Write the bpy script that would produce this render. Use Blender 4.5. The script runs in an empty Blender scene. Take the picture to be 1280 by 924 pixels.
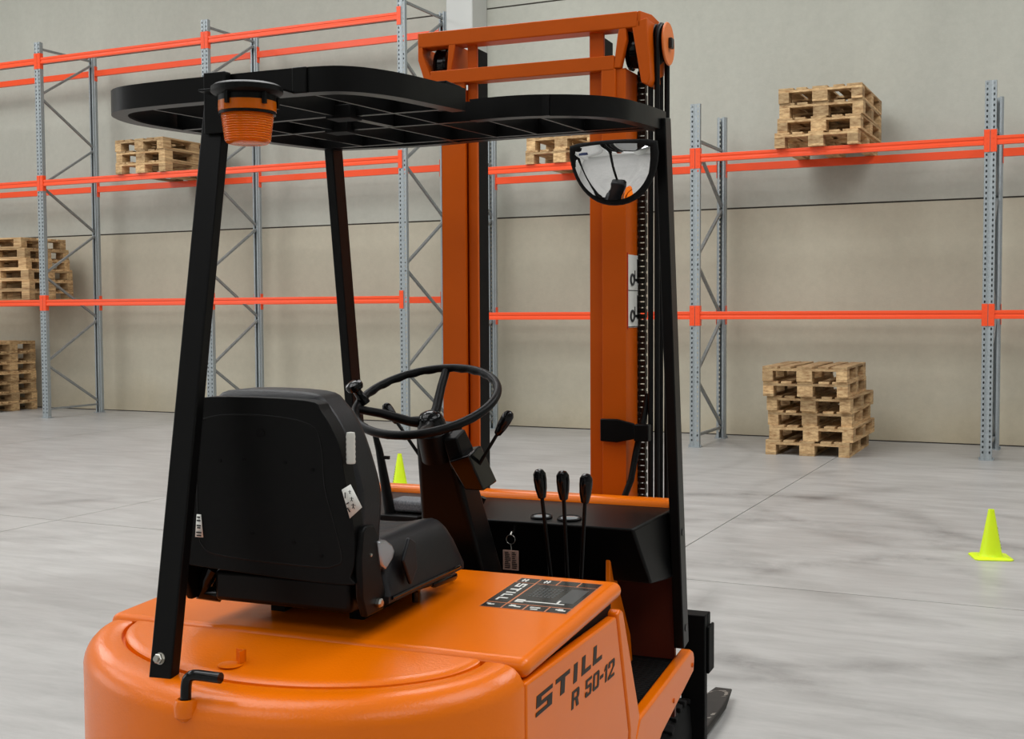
import bpy, bmesh, math, random
from math import sin, cos, pi, radians, sqrt
from mathutils import Vector, Matrix
random.seed(7)
scene = bpy.context.scene
COL = scene.collection

# ---------------------------------------------------------------- materials
def nodes(name):
    m = bpy.data.materials.new(name); m.use_nodes = True
    nt = m.node_tree; nt.nodes.clear()
    out = nt.nodes.new('ShaderNodeOutputMaterial'); b = nt.nodes.new('ShaderNodeBsdfPrincipled')
    nt.links.new(b.outputs[0], out.inputs[0])
    return m, nt, b
def srgb(r, g, b):
    f = lambda c: (c/255/12.92) if c/255 <= .04045 else ((c/255+.055)/1.055)**2.4
    return (f(r), f(g), f(b), 1)
def nd(nt, t, **k):
    n = nt.nodes.new(t)
    for a, v in k.items():
        if a in n.inputs: n.inputs[a].default_value = v
        else: setattr(n, a, v)
    return n
def simple(name, col, rough=.5, metal=0, coat=0, noise=0, nscale=30, bump=0, bscale=200, spec=.5):
    m, nt, b = nodes(name)
    b.inputs['Base Color'].default_value = col; b.inputs['Roughness'].default_value = rough
    b.inputs['Metallic'].default_value = metal; b.inputs['Coat Weight'].default_value = coat
    b.inputs['Coat Roughness'].default_value = .06; b.inputs['Specular IOR Level'].default_value = spec
    tc = nd(nt, 'ShaderNodeTexCoord')
    if noise:
        n = nd(nt, 'ShaderNodeTexNoise', Scale=nscale, Detail=6.0)
        r = nd(nt, 'ShaderNodeMixRGB', blend_type='MULTIPLY'); r.inputs[0].default_value = 1
        cr = nd(nt, 'ShaderNodeValToRGB')
        cr.color_ramp.elements[0].position = .3; cr.color_ramp.elements[0].color = (1-noise,)*3+(1,)
        cr.color_ramp.elements[1].position = .7; cr.color_ramp.elements[1].color = (1, 1, 1, 1)
        nt.links.new(tc.outputs['Object'], n.inputs['Vector']); nt.links.new(n.outputs['Fac'], cr.inputs[0])
        r.inputs[1].default_value = col; nt.links.new(cr.outputs[0], r.inputs[2]); nt.links.new(r.outputs[0], b.inputs['Base Color'])
    if bump:
        n2 = nd(nt, 'ShaderNodeTexNoise', Scale=bscale, Detail=4.0); bp = nd(nt, 'ShaderNodeBump', Strength=bump, Distance=.002)
        nt.links.new(tc.outputs['Object'], n2.inputs['Vector']); nt.links.new(n2.outputs['Fac'], bp.inputs['Height'])
        nt.links.new(bp.outputs[0], b.inputs['Normal'])
    return m
ORANGE = srgb(236, 114, 0)
M = {}
M['orange'] = simple('orange_paint', ORANGE, .28, coat=.08, spec=.28, noise=.05, nscale=6, bump=.04, bscale=120)
M['cast'] = simple('orange_cast_paint', ORANGE, .26, coat=.1, spec=.35, noise=.06, nscale=8, bump=.28, bscale=230)
M['mast'] = simple('orange_mast_paint', srgb(204, 88, 0), .42, coat=0, spec=.2, noise=.08, nscale=9, bump=.06, bscale=60)
M['black'] = simple('black_paint', srgb(9, 9, 9), .34, noise=.2, nscale=12, bump=.05, bscale=90, spec=.16)
M['blackdull'] = simple('black_dull', srgb(7, 7, 7), .6, bump=.2, bscale=300, spec=.1)
M['plastic'] = simple('black_plastic', srgb(8, 8, 8), .4, bump=.1, bscale=500, spec=.14)
M['gloss'] = simple('black_gloss', srgb(8, 8, 9), .12, spec=.25)
M['vinyl'] = simple('black_vinyl', srgb(15, 16, 19), .42, bump=.2, bscale=350, spec=.3)
M['rubber'] = simple('rubber', srgb(14, 14, 14), .75, spec=.2, bump=.3, bscale=120)
M['hose'] = simple('hose_rubber', srgb(10, 10, 10), .45, spec=.2)
M['chrome'] = simple('zinc', srgb(190, 188, 180), .3, metal=1)
M['chain'] = simple('chain_steel', srgb(45, 40, 34), .45, metal=.8)
M['silver'] = simple('silver_foil', srgb(165, 168, 172), .25, metal=.8)
M['white'] = simple('white_label', srgb(225, 225, 218), .5)
M['ink'] = simple('ink', srgb(18, 18, 18), .4)
M['lettering'] = simple('lettering_paint', srgb(40, 27, 18), .5, spec=.25)
M['grip'] = simple('grey_grip', srgb(196, 196, 188), .5)
M['tag'] = simple('tag_paper', srgb(176, 140, 125), .5, noise=.3, nscale=400)
M['grey'] = simple('decal_grey', srgb(105, 108, 108), .35)
M['decal'] = simple('decal_black', srgb(26, 27, 28), .25)
M['blue'] = simple('blue_label', srgb(60, 72, 110), .5)
M['cone'] = simple('cone_plastic', srgb(214, 240, 20), .4)
M['cone'].node_tree.nodes['Principled BSDF'].inputs['Subsurface Weight'].default_value = .15
M['cone'].node_tree.nodes['Principled BSDF'].inputs['Subsurface Scale'].default_value = .02
M['beam'] = simple('rack_beam_paint', srgb(246, 82, 34), .34, coat=.12)
M['galv'] = simple('galvanised', srgb(166, 174, 177), .45, metal=.5, noise=.18, nscale=60)
M['brace'] = simple('galvanised_brace', srgb(150, 154, 154), .5, metal=.45, noise=.2, nscale=20)
M['mirror'] = simple('mirror_glass', (.93, .93, .93, 1), .02, metal=1)
M['dirt'] = simple('fork_steel', srgb(46, 43, 40), .6, metal=.3, noise=.5, nscale=14)
M['worn'] = simple('worn_steel', srgb(150, 145, 138), .4, metal=.7)
def amber():
    m, nt, b = nodes('amber_lens')
    b.inputs['Base Color'].default_value = srgb(255, 120, 14); b.inputs['Roughness'].default_value = .15
    b.inputs['Transmission Weight'].default_value = .45; b.inputs['IOR'].default_value = 1.3
    b.inputs['Subsurface Weight'].default_value = .3; b.inputs['Subsurface Scale'].default_value = .03
    return m
M['amber'] = amber()
def gauge():
    return simple('gauge_glass', srgb(120, 125, 128), .06)
M['gauge'] = gauge()
def wood():
    m, nt, b = nodes('pallet_wood')
    oi = nd(nt, 'ShaderNodeObjectInfo'); tc = nd(nt, 'ShaderNodeTexCoord')
    mp = nd(nt, 'ShaderNodeMapping'); mp.inputs['Scale'].default_value = (5, 1.3, 14)
    n = nd(nt, 'ShaderNodeTexNoise', Scale=3.0, Detail=8.0, Roughness=.65)
    off = nd(nt, 'ShaderNodeVectorMath', operation='ADD')
    sc = nd(nt, 'ShaderNodeVectorMath', operation='SCALE'); sc.inputs[0].default_value = (13, 7, 5)
    nt.links.new(oi.outputs['Random'], sc.inputs['Scale']); nt.links.new(tc.outputs['Object'], off.inputs[0]); nt.links.new(sc.outputs[0], off.inputs[1])
    nt.links.new(off.outputs[0], mp.inputs[0]); nt.links.new(mp.outputs[0], n.inputs['Vector'])
    cr = nd(nt, 'ShaderNodeValToRGB')
    cr.color_ramp.elements[0].position = .3; cr.color_ramp.elements[0].color = srgb(150, 108, 66)
    cr.color_ramp.elements[1].position = .62; cr.color_ramp.elements[1].color = srgb(222, 188, 138)
    nt.links.new(n.outputs['Fac'], cr.inputs[0])
    hs = nd(nt, 'ShaderNodeHueSaturation')
    mr = nd(nt, 'ShaderNodeMapRange'); mr.inputs['To Min'].default_value = .58; mr.inputs['To Max'].default_value = 1.12
    nt.links.new(oi.outputs['Random'], mr.inputs[0]); nt.links.new(mr.outputs[0], hs.inputs['Value'])
    nt.links.new(cr.outputs[0], hs.inputs['Color']); nt.links.new(hs.outputs[0], b.inputs['Base Color'])
    b.inputs['Roughness'].default_value = .8
    return m
M['wood'] = wood()

# ---------------------------------------------------------------- mesh builder
class MB:
    def __init__(s): s.v = []; s.f = []
    def add(s, vs, fs):
        o = len(s.v); s.v += [tuple(v) for v in vs]; s.f += [tuple(i+o for i in f) for f in fs]; return s
    def box(s, x0, x1, y0, y1, z0, z1, sl=0, yr=0):
        # sl: rise per metre of y, about y = yr
        vs = [(x, y, z+sl*(y-yr)) for z in (z0, z1) for y in (y0, y1) for x in (x0, x1)]
        return s.add(vs, [(0, 2, 3, 1), (4, 5, 7, 6), (0, 1, 5, 4), (2, 6, 7, 3), (0, 4, 6, 2), (1, 3, 7, 5)])
    def bar(s, p0, p1, wx, wy, ax=Vector((1, 0, 0)), cap=None):
        # straight rectangular bar: wx along ax, wy along the other cross direction
        p0 = Vector(p0); p1 = Vector(p1); d = (p1-p0).normalized()
        a = (ax-d*ax.dot(d)).normalized(); b = d.cross(a)
        vs = [p+a*i*wx/2+b*j*wy/2 for p in (p0, p1) for i, j in ((-1, -1), (1, -1), (1, 1), (-1, 1))]
        return s.add(vs, [(3, 2, 1, 0), (4, 5, 6, 7), (0, 1, 5, 4), (1, 2, 6, 5), (2, 3, 7, 6), (3, 0, 4, 7)])
    def prism(s, poly, d):
        # poly: list of 3d points, d: extrusion vector
        n = len(poly); d = Vector(d); P = [Vector(p) for p in poly]
        vs = P+[p+d for p in P]
        fs = [tuple(range(n))[::-1], tuple(range(n, 2*n))]+[(i, (i+1) % n, n+(i+1) % n, n+i) for i in range(n)]
        return s.add(vs, fs)
    def tube(s, pts, r, n=10, closed=False, radii=None):
        P = [Vector(p) for p in pts]; m = len(P); rings = []; prev = None
        for i, p in enumerate(P):
            if closed: t = (P[(i+1) % m]-P[i-1])
            else: t = (P[min(i+1, m-1)]-P[max(i-1, 0)])
            t.normalize()
            if prev is None:
                a = Vector((0, 0, 1)) if abs(t.z) < .9 else Vector((1, 0, 0))
                a = (a-t*a.dot(t)).normalized()
            else: a = (prev-t*prev.dot(t)).normalized()
            prev = a; b = t.cross(a); rr = radii[i] if radii else r
            rings.append([p+(a*cos(2*pi*k/n)+b*sin(2*pi*k/n))*rr for k in range(n)])
        vs = [v for R in rings for v in R]; fs = []
        for i in range(m if closed else m-1):
            j = (i+1) % m
            for k in range(n): fs.append((i*n+k, i*n+(k+1) % n, j*n+(k+1) % n, j*n+k))
        if not closed: fs += [tuple(range(n))[::-1], tuple(range((m-1)*n, m*n))]
        return s.add(vs, fs)
    def lathe(s, prof, c=(0, 0, 0), axis=(0, 0, 1), n=32, seg=None):
        c = Vector(c); ax = Vector(axis).normalized()
        a = Vector((1, 0, 0)) if abs(ax.x) < .9 else Vector((0, 1, 0)); a = (a-ax*a.dot(ax)).normalized(); b = ax.cross(a)
        vs = []; fs = []; m = len(prof)
        for r, h in prof:
            for k in range(n):
                t = 2*pi*k/n; vs.append(c+ax*h+(a*cos(t)+b*sin(t))*r)
        for i in range(m-1):
            for k in range(n): fs.append((i*n+k, i*n+(k+1) % n, (i+1)*n+(k+1) % n, (i+1)*n+k))
        fs += [tuple(range(n))[::-1], tuple(range((m-1)*n, m*n))]
        return s.add(vs, fs)
    def grid(s, rows):
        n = len(rows[0]); vs = [p for r in rows for p in r]; fs = []
        for i in range(len(rows)-1):
            for k in range(n-1): fs.append((i*n+k, i*n+k+1, (i+1)*n+k+1, (i+1)*n+k))
        return s.add(vs, fs)
    def build(s, name, mat, parent=None, org=(0, 0, 0), bevel=0, smooth=True, seg=3, sub=0, solid=0):
        me = bpy.data.meshes.new(name); o3 = Vector(org)
        me.from_pydata([tuple(Vector(v)-o3) for v in s.v], [], s.f); me.validate()
        bm = bmesh.new(); bm.from_mesh(me)
        bmesh.ops.remove_doubles(bm, verts=bm.verts, dist=1e-5)
        bmesh.ops.recalc_face_normals(bm, faces=bm.faces)
        bm.to_mesh(me); bm.free()
        me.materials.append(M[mat] if isinstance(mat, str) else mat)
        ob = bpy.data.objects.new(name, me); COL.objects.link(ob)
        if parent: ob.parent = parent
        if solid:
            md = ob.modifiers.new('solid', 'SOLIDIFY'); md.thickness = solid; md.offset = 0
        if bevel:
            md = ob.modifiers.new('bevel', 'BEVEL'); md.width = bevel; md.segments = seg; md.limit_method = 'ANGLE'; md.angle_limit = radians(35)
        if sub:
            md = ob.modifiers.new('sub', 'SUBSURF'); md.levels = sub; md.render_levels = sub
        if smooth:
            me.polygons.foreach_set('use_smooth', [True]*len(me.polygons))
            try: me.set_sharp_from_angle(angle=radians(38))
            except Exception: pass
        return ob
def tag(o, label=None, cat=None, group=None, kind=None):
    if label: o['label'] = label
    if cat: o['category'] = cat
    if group: o['group'] = group
    if kind: o['kind'] = kind
    return o
def empty(name, loc, rz=0):
    o = bpy.data.objects.new(name, None); COL.objects.link(o); o.location = loc; o.rotation_euler = (0, 0, rz); o.empty_display_size = .1
    return o

# ---------------------------------------------------------------- frames of reference
HC = 1.418
RA = .444; RORG = Vector((-6.2934, 16.3081, 0))          # rack line: yaw and first upright
RU = Vector((cos(RA), -sin(RA), 0)); RV = Vector((sin(RA), cos(RA), 0))
def rw(t, v, z=0): return RORG+RU*t+RV*v+Vector((0, 0, z))
D = 1.0266; WALL = 1.328

# ---------------------------------------------------------------- setting
def rotmesh(ob):
    ob.location = RORG; ob.rotation_euler = (0, 0, -RA); return ob
def wall_mat():
    m, nt, b = nodes('concrete_wall')
    tc = nd(nt, 'ShaderNodeTexCoord'); sx = nd(nt, 'ShaderNodeSeparateXYZ'); nt.links.new(tc.outputs['Object'], sx.inputs[0])
    # lower row of panels is a warmer casting than the rows above
    gt = nd(nt, 'ShaderNodeMath', operation='GREATER_THAN'); gt.inputs[1].default_value = 2.541; nt.links.new(sx.outputs['Z'], gt.inputs[0])
    mx = nd(nt, 'ShaderNodeMixRGB'); mx.inputs[1].default_value = srgb(190, 184, 165); mx.inputs[2].default_value = srgb(184, 185, 174)
    nt.links.new(gt.outputs[0], mx.inputs[0])
    mp = nd(nt, 'ShaderNodeMapping'); mp.inputs['Scale'].default_value = (1, 1, .22); nt.links.new(tc.outputs['Object'], mp.inputs[0])
    n1 = nd(nt, 'ShaderNodeTexNoise', Scale=1.1, Detail=9.0, Roughness=.6); nt.links.new(mp.outputs[0], n1.inputs['Vector'])
    n2 = nd(nt, 'ShaderNodeTexNoise', Scale=14.0, Detail=8.0, Roughness=.7); nt.links.new(tc.outputs['Object'], n2.inputs['Vector'])
    c1 = nd(nt, 'ShaderNodeMapRange'); c1.inputs['From Min'].default_value = .3; c1.inputs['From Max'].default_value = .7; c1.inputs['To Min'].default_value = .93; c1.inputs['To Max'].default_value = 1.04
    c2 = nd(nt, 'ShaderNodeMapRange'); c2.inputs['From Min'].default_value = .3; c2.inputs['From Max'].default_value = .7; c2.inputs['To Min'].default_value = .95; c2.inputs['To Max'].default_value = 1.04
    nt.links.new(n1.outputs['Fac'], c1.inputs[0]); nt.links.new(n2.outputs['Fac'], c2.inputs[0])
    mu = nd(nt, 'ShaderNodeMath', operation='MULTIPLY'); nt.links.new(c1.outputs[0], mu.inputs[0]); nt.links.new(c2.outputs[0], mu.inputs[1])
    # damp brown stain just above the floor
    n3 = nd(nt, 'ShaderNodeTexNoise', Scale=.9, Detail=6.0); nt.links.new(tc.outputs['Object'], n3.inputs['Vector'])
    st = nd(nt, 'ShaderNodeMath', operation='MULTIPLY_ADD'); st.inputs[1].default_value = 1.1; st.inputs[2].default_value = -.2; nt.links.new(n3.outputs['Fac'], st.inputs[0])
    df = nd(nt, 'ShaderNodeMath', operation='SUBTRACT'); nt.links.new(st.outputs[0], df.inputs[0]); nt.links.new(sx.outputs['Z'], df.inputs[1])
    sr = nd(nt, 'ShaderNodeMapRange'); sr.inputs['From Min'].default_value = -.1; sr.inputs['From Max'].default_value = .5; sr.inputs['To Max'].default_value = .35; nt.links.new(df.outputs[0], sr.inputs[0])
    ms = nd(nt, 'ShaderNodeMixRGB'); nt.links.new(sr.outputs[0], ms.inputs[0]); nt.links.new(mx.outputs[0], ms.inputs[1]); ms.inputs[2].default_value = srgb(164, 143, 100)
    vm = nd(nt, 'ShaderNodeVectorMath', operation='SCALE'); nt.links.new(ms.outputs[0], vm.inputs[0]); nt.links.new(mu.outputs[0], vm.inputs['Scale'])
    nt.links.new(vm.outputs[0], b.inputs['Base Color']); b.inputs['Roughness'].default_value = .85
    n4 = nd(nt, 'ShaderNodeTexNoise', Scale=60.0, Detail=4.0); nt.links.new(tc.outputs['Object'], n4.inputs['Vector'])
    bp = nd(nt, 'ShaderNodeBump', Strength=.25, Distance=.004); nt.links.new(n4.outputs['Fac'], bp.inputs['Height']); nt.links.new(bp.outputs[0], b.inputs['Normal'])
    return m
def floor_mat():
    m, nt, b = nodes('polished_concrete_floor')
    tc = nd(nt, 'ShaderNodeTexCoord'); sx = nd(nt, 'ShaderNodeSeparateXYZ'); nt.links.new(tc.outputs['Object'], sx.inputs[0])
    n1 = nd(nt, 'ShaderNodeTexNoise', Scale=.55, Detail=10.0, Roughness=.62, Distortion=.6); nt.links.new(tc.outputs['Object'], n1.inputs['Vector'])
    mp = nd(nt, 'ShaderNodeMapping'); mp.inputs['Scale'].default_value = (1, 4.5, 1); mp.inputs['Rotation'].default_value = (0, 0, .25); nt.links.new(tc.outputs['Object'], mp.inputs[0])
    n2 = nd(nt, 'ShaderNodeTexNoise', Scale=1.7, Detail=9.0, Roughness=.7, Distortion=.4); nt.links.new(mp.outputs[0], n2.inputs['Vector'])
    c1 = nd(nt, 'ShaderNodeMapRange'); c1.inputs['From Min'].default_value = .35; c1.inputs['From Max'].default_value = .65; c1.inputs['To Min'].default_value = .86; c1.inputs['To Max'].default_value = 1.04
    c2 = nd(nt, 'ShaderNodeMapRange'); c2.inputs['From Min'].default_value = .32; c2.inputs['From Max'].default_value = .62; c2.inputs['To Min'].default_value = .8; c2.inputs['To Max'].default_value = 1.04
    nt.links.new(n1.outputs['Fac'], c1.inputs[0]); nt.links.new(n2.outputs['Fac'], c2.inputs[0])
    mu = nd(nt, 'ShaderNodeMath', operation='MULTIPLY'); nt.links.new(c1.outputs[0], mu.inputs[0]); nt.links.new(c2.outputs[0], mu.inputs[1])
    # tyre arcs: rings round a few turning centres, broken up by noise
    acc = mu
    nb = nd(nt, 'ShaderNodeTexNoise', Scale=1.3, Detail=7.0, Roughness=.75); nt.links.new(tc.outputs['Object'], nb.inputs['Vector'])
    for (cx, cy, r0, w, s) in ((11.2, -5.6, 1.7, .16, .2), (11.0, -5.2, 2.35, .1, .16), (10.6, -4.2, 1.3, .2, .2), (12.5, -6.2, 1.5, .12, .17), (9.0, -7.5, 3.9, .14, .14), (5.2, -4.6, 2.4, .1, .12), (12.2, -2.5, 1.9, .12, .16), (7.2, -1.0, 2.6, .1, .12), (13.2, -4.0, 2.6, .18, .14)):
        dv = nd(nt, 'ShaderNodeVectorMath', operation='DISTANCE'); dv.inputs[1].default_value = (cx, cy, 0); nt.links.new(tc.outputs['Object'], dv.inputs[0])
        sb = nd(nt, 'ShaderNodeMath', operation='SUBTRACT'); sb.inputs[1].default_value = r0; nt.links.new(dv.outputs['Value'], sb.inputs[0])
        ab = nd(nt, 'ShaderNodeMath', operation='ABSOLUTE'); nt.links.new(sb.outputs[0], ab.inputs[0])
        rg = nd(nt, 'ShaderNodeMapRange'); rg.inputs['From Max'].default_value = w; rg.inputs['To Min'].default_value = s*1.7; rg.inputs['To Max'].default_value = 0; nt.links.new(ab.outputs[0], rg.inputs[0])
        kn = nd(nt, 'ShaderNodeMapRange'); kn.inputs['From Min'].default_value = .38; kn.inputs['From Max'].default_value = .62; nt.links.new(nb.outputs['Fac'], kn.inputs[0])
        m1 = nd(nt, 'ShaderNodeMath', operation='MULTIPLY'); nt.links.new(rg.outputs[0], m1.inputs[0]); nt.links.new(kn.outputs[0], m1.inputs[1])
        iv = nd(nt, 'ShaderNodeMath', operation='SUBTRACT'); iv.inputs[0].default_value = 1; nt.links.new(m1.outputs[0], iv.inputs[1])
        m2 = nd(nt, 'ShaderNodeMath', operation='MULTIPLY'); nt.links.new(acc.outputs[0], m2.inputs[0]); nt.links.new(iv.outputs[0], m2.inputs[1]); acc = m2
    vm = nd(nt, 'ShaderNodeVectorMath', operation='SCALE'); vm.inputs[0].default_value = srgb(172, 171, 168)[:3]; nt.links.new(acc.outputs[0], vm.inputs['Scale'])
    nt.links.new(vm.outputs[0], b.inputs['Base Color'])
    rr = nd(nt, 'ShaderNodeMapRange'); rr.inputs['To Min'].default_value = .28; rr.inputs['To Max'].default_value = .5; nt.links.new(n1.outputs['Fac'], rr.inputs[0]); nt.links.new(rr.outputs[0], b.inputs['Roughness'])
    n4 = nd(nt, 'ShaderNodeTexNoise', Scale=25.0, Detail=5.0); nt.links.new(tc.outputs['Object'], n4.inputs['Vector'])
    bp = nd(nt, 'ShaderNodeBump', Strength=.12, Distance=.004); nt.links.new(n4.outputs['Fac'], bp.inputs['Height']); nt.links.new(bp.outputs[0], b.inputs['Normal'])
    return m
M['wall'] = wall_mat(); M['floor'] = floor_mat()
M['joint'] = simple('joint_sealant', srgb(66, 62, 56), .8)
M['sawcut'] = simple('sawcut', srgb(120, 118, 116), .9)
M['paintwall'] = simple('light_wall', srgb(214, 214, 210), .8, noise=.05, nscale=2)
M['pillar'] = simple('pillar_concrete', srgb(202, 204, 200), .8, noise=.05, nscale=3)
M['ceil'] = simple('ceiling_sheet', srgb(205, 207, 208), .7)
T0, T1, V0, HT = -9.0, 25.0, -26.0, 8.2
def struct(name, mb, mat, **k): return tag(rotmesh(mb.build(name, mat, **k)), kind='structure')
# slabs of the floor are separated by real saw cuts
mb = MB(); cuts_t = [T0-.5, 2.1, 6.33, 10.53, 14.75, T1+.5]; cuts_v = [V0-.5, -17.0, -11.5, -5.92, WALL+.6]
g = .004
for i in range(5):
    for j in range(4):
        mb.box(cuts_t[i]+(g if i else 0), cuts_t[i+1]-(g if i < 4 else 0), cuts_v[j]+(g if j else 0), cuts_v[j+1]-(g if j < 3 else 0), -.2, 0)
for t in cuts_t[1:-1]: mb.box(t-g, t+g, cuts_v[0], cuts_v[-1], -.2, -.012)
for v in cuts_v[1:-1]:
    mb.box(cuts_t[0], cuts_t[-1], v-g, v+g, -.2, -.012)
struct('floor', mb, 'floor', smooth=False)
# precast wall panels with open joints
mb = MB(); zs = [0.012, 2.541, 5.075, HT+.1]; gp = .009
for i in range(3):
    mb.box(T0, T1, WALL, WALL+.18, zs[i]+(gp if i else 0), zs[i+1]-gp)
wf = struct('wall_front', mb, 'wall', smooth=False)
mb = MB()
for z in zs[1:3]: mb.box(T0, T1, WALL+.012, WALL+.17, z-gp, z+gp)
mb.box(T0, T1, WALL+.008, WALL+.17, 0, .012)
struct('trim_1', mb, 'joint', smooth=False)
struct('wall_pillar', MB().box(5.675, 6.03, .928, WALL-.001, 0, HT), 'pillar', bevel=.015)
mb = MB(); mb.box(T0-.2, T0, V0, WALL+.2, 0, HT); struct('wall_left', mb, 'paintwall', smooth=False)
mb = MB(); mb.box(T1, T1+.2, V0, WALL+.2, 0, HT); struct('wall_right', mb, 'paintwall', smooth=False)
mb = MB(); mb.box(T0, T1, V0-.2, V0, 0, HT); struct('wall_back', mb, 'paintwall', smooth=False)
mb = MB(); mb.box(T0-.2, T1+.2, V0-.2, WALL+.2, HT, HT+.2); struct('ceiling', mb, 'ceil', smooth=False)

# ---------------------------------------------------------------- pallet racks
def post_mesh(h, rear=False):
    """open steel channel with two columns of punched slots; origin at foot, front face at y=0"""
    mb = MB(); w = .1; dpt = .068; pitch = .05
    xs = [-.05, -.037, -.023, -.007, .007, .023, .037, .05]
    y = 0 if not rear else D; s = 1 if not rear else -1
    ys = [0, 0, 0, .006, .006, 0, 0, 0]
    n = int(h/pitch); zc = [0]
    for i in range(n): zc += [i*pitch+.014, i*pitch+.036]
    zc += [h]; hole = lambda r, c: (r % 2 == 1) and c in (1, 5) and r > 1
    P = lambda c, z: (xs[c], y+s*ys[c], z)
    for r in range(len(zc)-1):
        for c in range(7):
            if hole(r, c) and r < len(zc)-2: continue
            mb.add([P(c, zc[r]), P(c+1, zc[r]), P(c+1, zc[r+1]), P(c, zc[r+1])], [(0, 1, 2, 3)])
    for sx_ in (-1, 1):
        mb.add([(sx_*.05, y, 0), (sx_*.05, y+s*.04, 0), (sx_*.05, y+s*.04, h), (sx_*.05, y, h)], [(0, 1, 2, 3)])
        mb.add([(sx_*.05, y+s*.04, 0), (sx_*.036, y+s*.05, 0), (sx_*.036, y+s*.05, h), (sx_*.05, y+s*.04, h)], [(0, 1, 2, 3)])
        mb.add([(sx_*.036, y+s*.05, 0), (sx_*.036, y+s*dpt, 0), (sx_*.036, y+s*dpt, h), (sx_*.036, y+s*.05, h)], [(0, 1, 2, 3)])
        mb.add([(sx_*.036, y+s*dpt, 0), (sx_*.016, y+s*dpt, 0), (sx_*.016, y+s*dpt, h), (sx_*.036, y+s*dpt, h)], [(0, 1, 2, 3)])
    return mb
def shift(mb, t):
    mb.v = [(x+t, y, z) for x, y, z in mb.v]; return mb
def rack(name, label, frames, h, levels, flip):
    root = empty(name, RORG, -RA); tag(root, label, 'pallet rack')
    for t in frames:
        for rear in (False, True):
            p = shift(post_mesh(h, rear), t).build('upright_post', 'galv', root, smooth=False, solid=.0022)
            y0, y1 = (-.02, .09) if not rear else (D-.09, D+.02)
            fp = MB().box(t-.062, t+.062, y0, y1, .0005, .008)
            yy = .045 if not rear else D-.045
            for sx_ in (-1, 1): fp.lathe([(.009, 0), (.009, .022), (.005, .024)], (t+sx_*.06, yy-.03*(1 if not rear else -1), .006), n=6)
            fp.build('footplate', 'galv', p, smooth=False)
        # lacing: zigzag plus a level strut at the foot and the head
        zt = h-.13 if flip else h-.39
        nod = []
        z = zt; side = 1 if flip else 0
        z = h-.11 if flip else h-.39
        seq = [(1 if flip else 0, z)]
        while seq[-1][1] > .3:
            sd, zz = seq[-1]; nz = zz-.595
            if nz < .1: nz = .12
            seq.append((1-sd, nz))
        yf, yr = .045, D-.045
        def br(a, b, dz0=0, dz1=0):
            MB().bar((t, yr if a[0] else yf, a[1]+dz0), (t, yr if b[0] else yf, b[1]+dz1), .03, .026).build('brace', 'brace', root, smooth=False)
        for a, b in zip(seq, seq[1:]): br(a, b, -.02, .02)
        br((0, seq[0][1]+.03), (1, seq[0][1]+.03)); br((0, .12), (1, .12))
    for lv in levels:
        for t0, t1 in zip(frames, frames[1:]):
            for rear in (False, True):
                ya, yb = (.002, .048) if not rear else (D-.048, D-.002)
                fy = ya if not rear else yb; s = 1 if not rear else -1
                pr = [(fy, -.04), (fy, -.012), (fy+s*.006, -.008), (fy+s*.006, .008), (fy, .012), (fy, .04), (fy+s*.044, .04), (fy+s*.044, -.04)]
                b = MB().prism([(t0+.052, y, lv+z) for y, z in pr], (t1-t0-.104, 0, 0)).build('beam', 'beam', root, smooth=False, bevel=.0025, seg=2)
                for te, sg in ((t0, 1), (t1, -1)):
                    cm = MB(); yo = -.0045 if not rear else D+.0005
                    xa, xb = sorted((te+sg*.003, te+sg*.054)); 
                    cols = [xa, xa+.011, xa+.021, xb-.021, xb-.011, xb] if True else []
                    cm.box(xa, xb, yo, yo+.004, lv-.105, lv+.1)
                    xa2, xb2 = sorted((te+sg*.051, te+sg*.055)); cm.box(xa2, xb2, min(yo, fy+s*.05), max(yo, fy+s*.05), lv-.105, lv+.1)
                    for k in range(4): cm.box((xa+xb)/2-.006, (xa+xb)/2+.006, yo-.003 if not rear else yo+.004, yo if not rear else yo+.007, lv-.085+k*.05, lv-.07+k*.05)
                    cm.build('beam_connector', 'beam', b, smooth=False)
    return root
RL = [-2.8, 0, 2.8, 5.6]; RR = [6.244, 9.044, 11.844, 14.644]
rack('pallet_rack', 'tall galvanised pallet rack with three levels of orange beams, left of the mast', RL, 5.012, [4.765, 3.15, 1.553], True)
rack('pallet_rack', 'lower galvanised pallet rack with two levels of orange beams, right of the mast', RR, 3.502, [2.955, 1.356], False)

# ---------------------------------------------------------------- pallets
def make_pallet():
    r = empty('wooden_pallet', (0, 0, 0))
    # local: x = short side .8, y = long side 1.2, base at z=0
    deck = MB(); xs = [(-.4, -.255), (-.2275, -.1275), (-.0725, .0725), (.1275, .2275), (.255, .4)]
    for a, b in xs: deck.box(a, b, -.6, .6, .122, .144)
    deck.build('deck_boards', 'wood', r, smooth=False, bevel=.002, seg=1)
    for y in (-.5275, 0, .5275): MB().box(-.4, .4, y-.0725, y+.0725, .1, .1219).build('cross_board', 'wood', r, smooth=False)
    for x, wx in ((-.35, .05), (0, .0725), (.35, .05)):
        for y in (-.5275, 0, .5275):
            MB().box(x-wx, x+wx, y-.0725, y+.0725, .022, .1).build('block', 'wood', r, smooth=False)
        MB().box(x-wx, x+wx, -.6, .6, 0, .0219).build('runner_board', 'wood', r, smooth=False)
    return r
proto = make_pallet(); used = [False]
def put_pallet(t, v, z, rz, label, group):
    if not used[0]: o = proto; used[0] = True
    else:
        o = proto.copy(); COL.objects.link(o)
        for c in list(proto.children):
            d = c.copy(); COL.objects.link(d); d.parent = o
    o.location = rw(t, v, z); o.rotation_euler = (0, 0, -RA+rz)
    tag(o, label, 'pallet', group)
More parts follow.
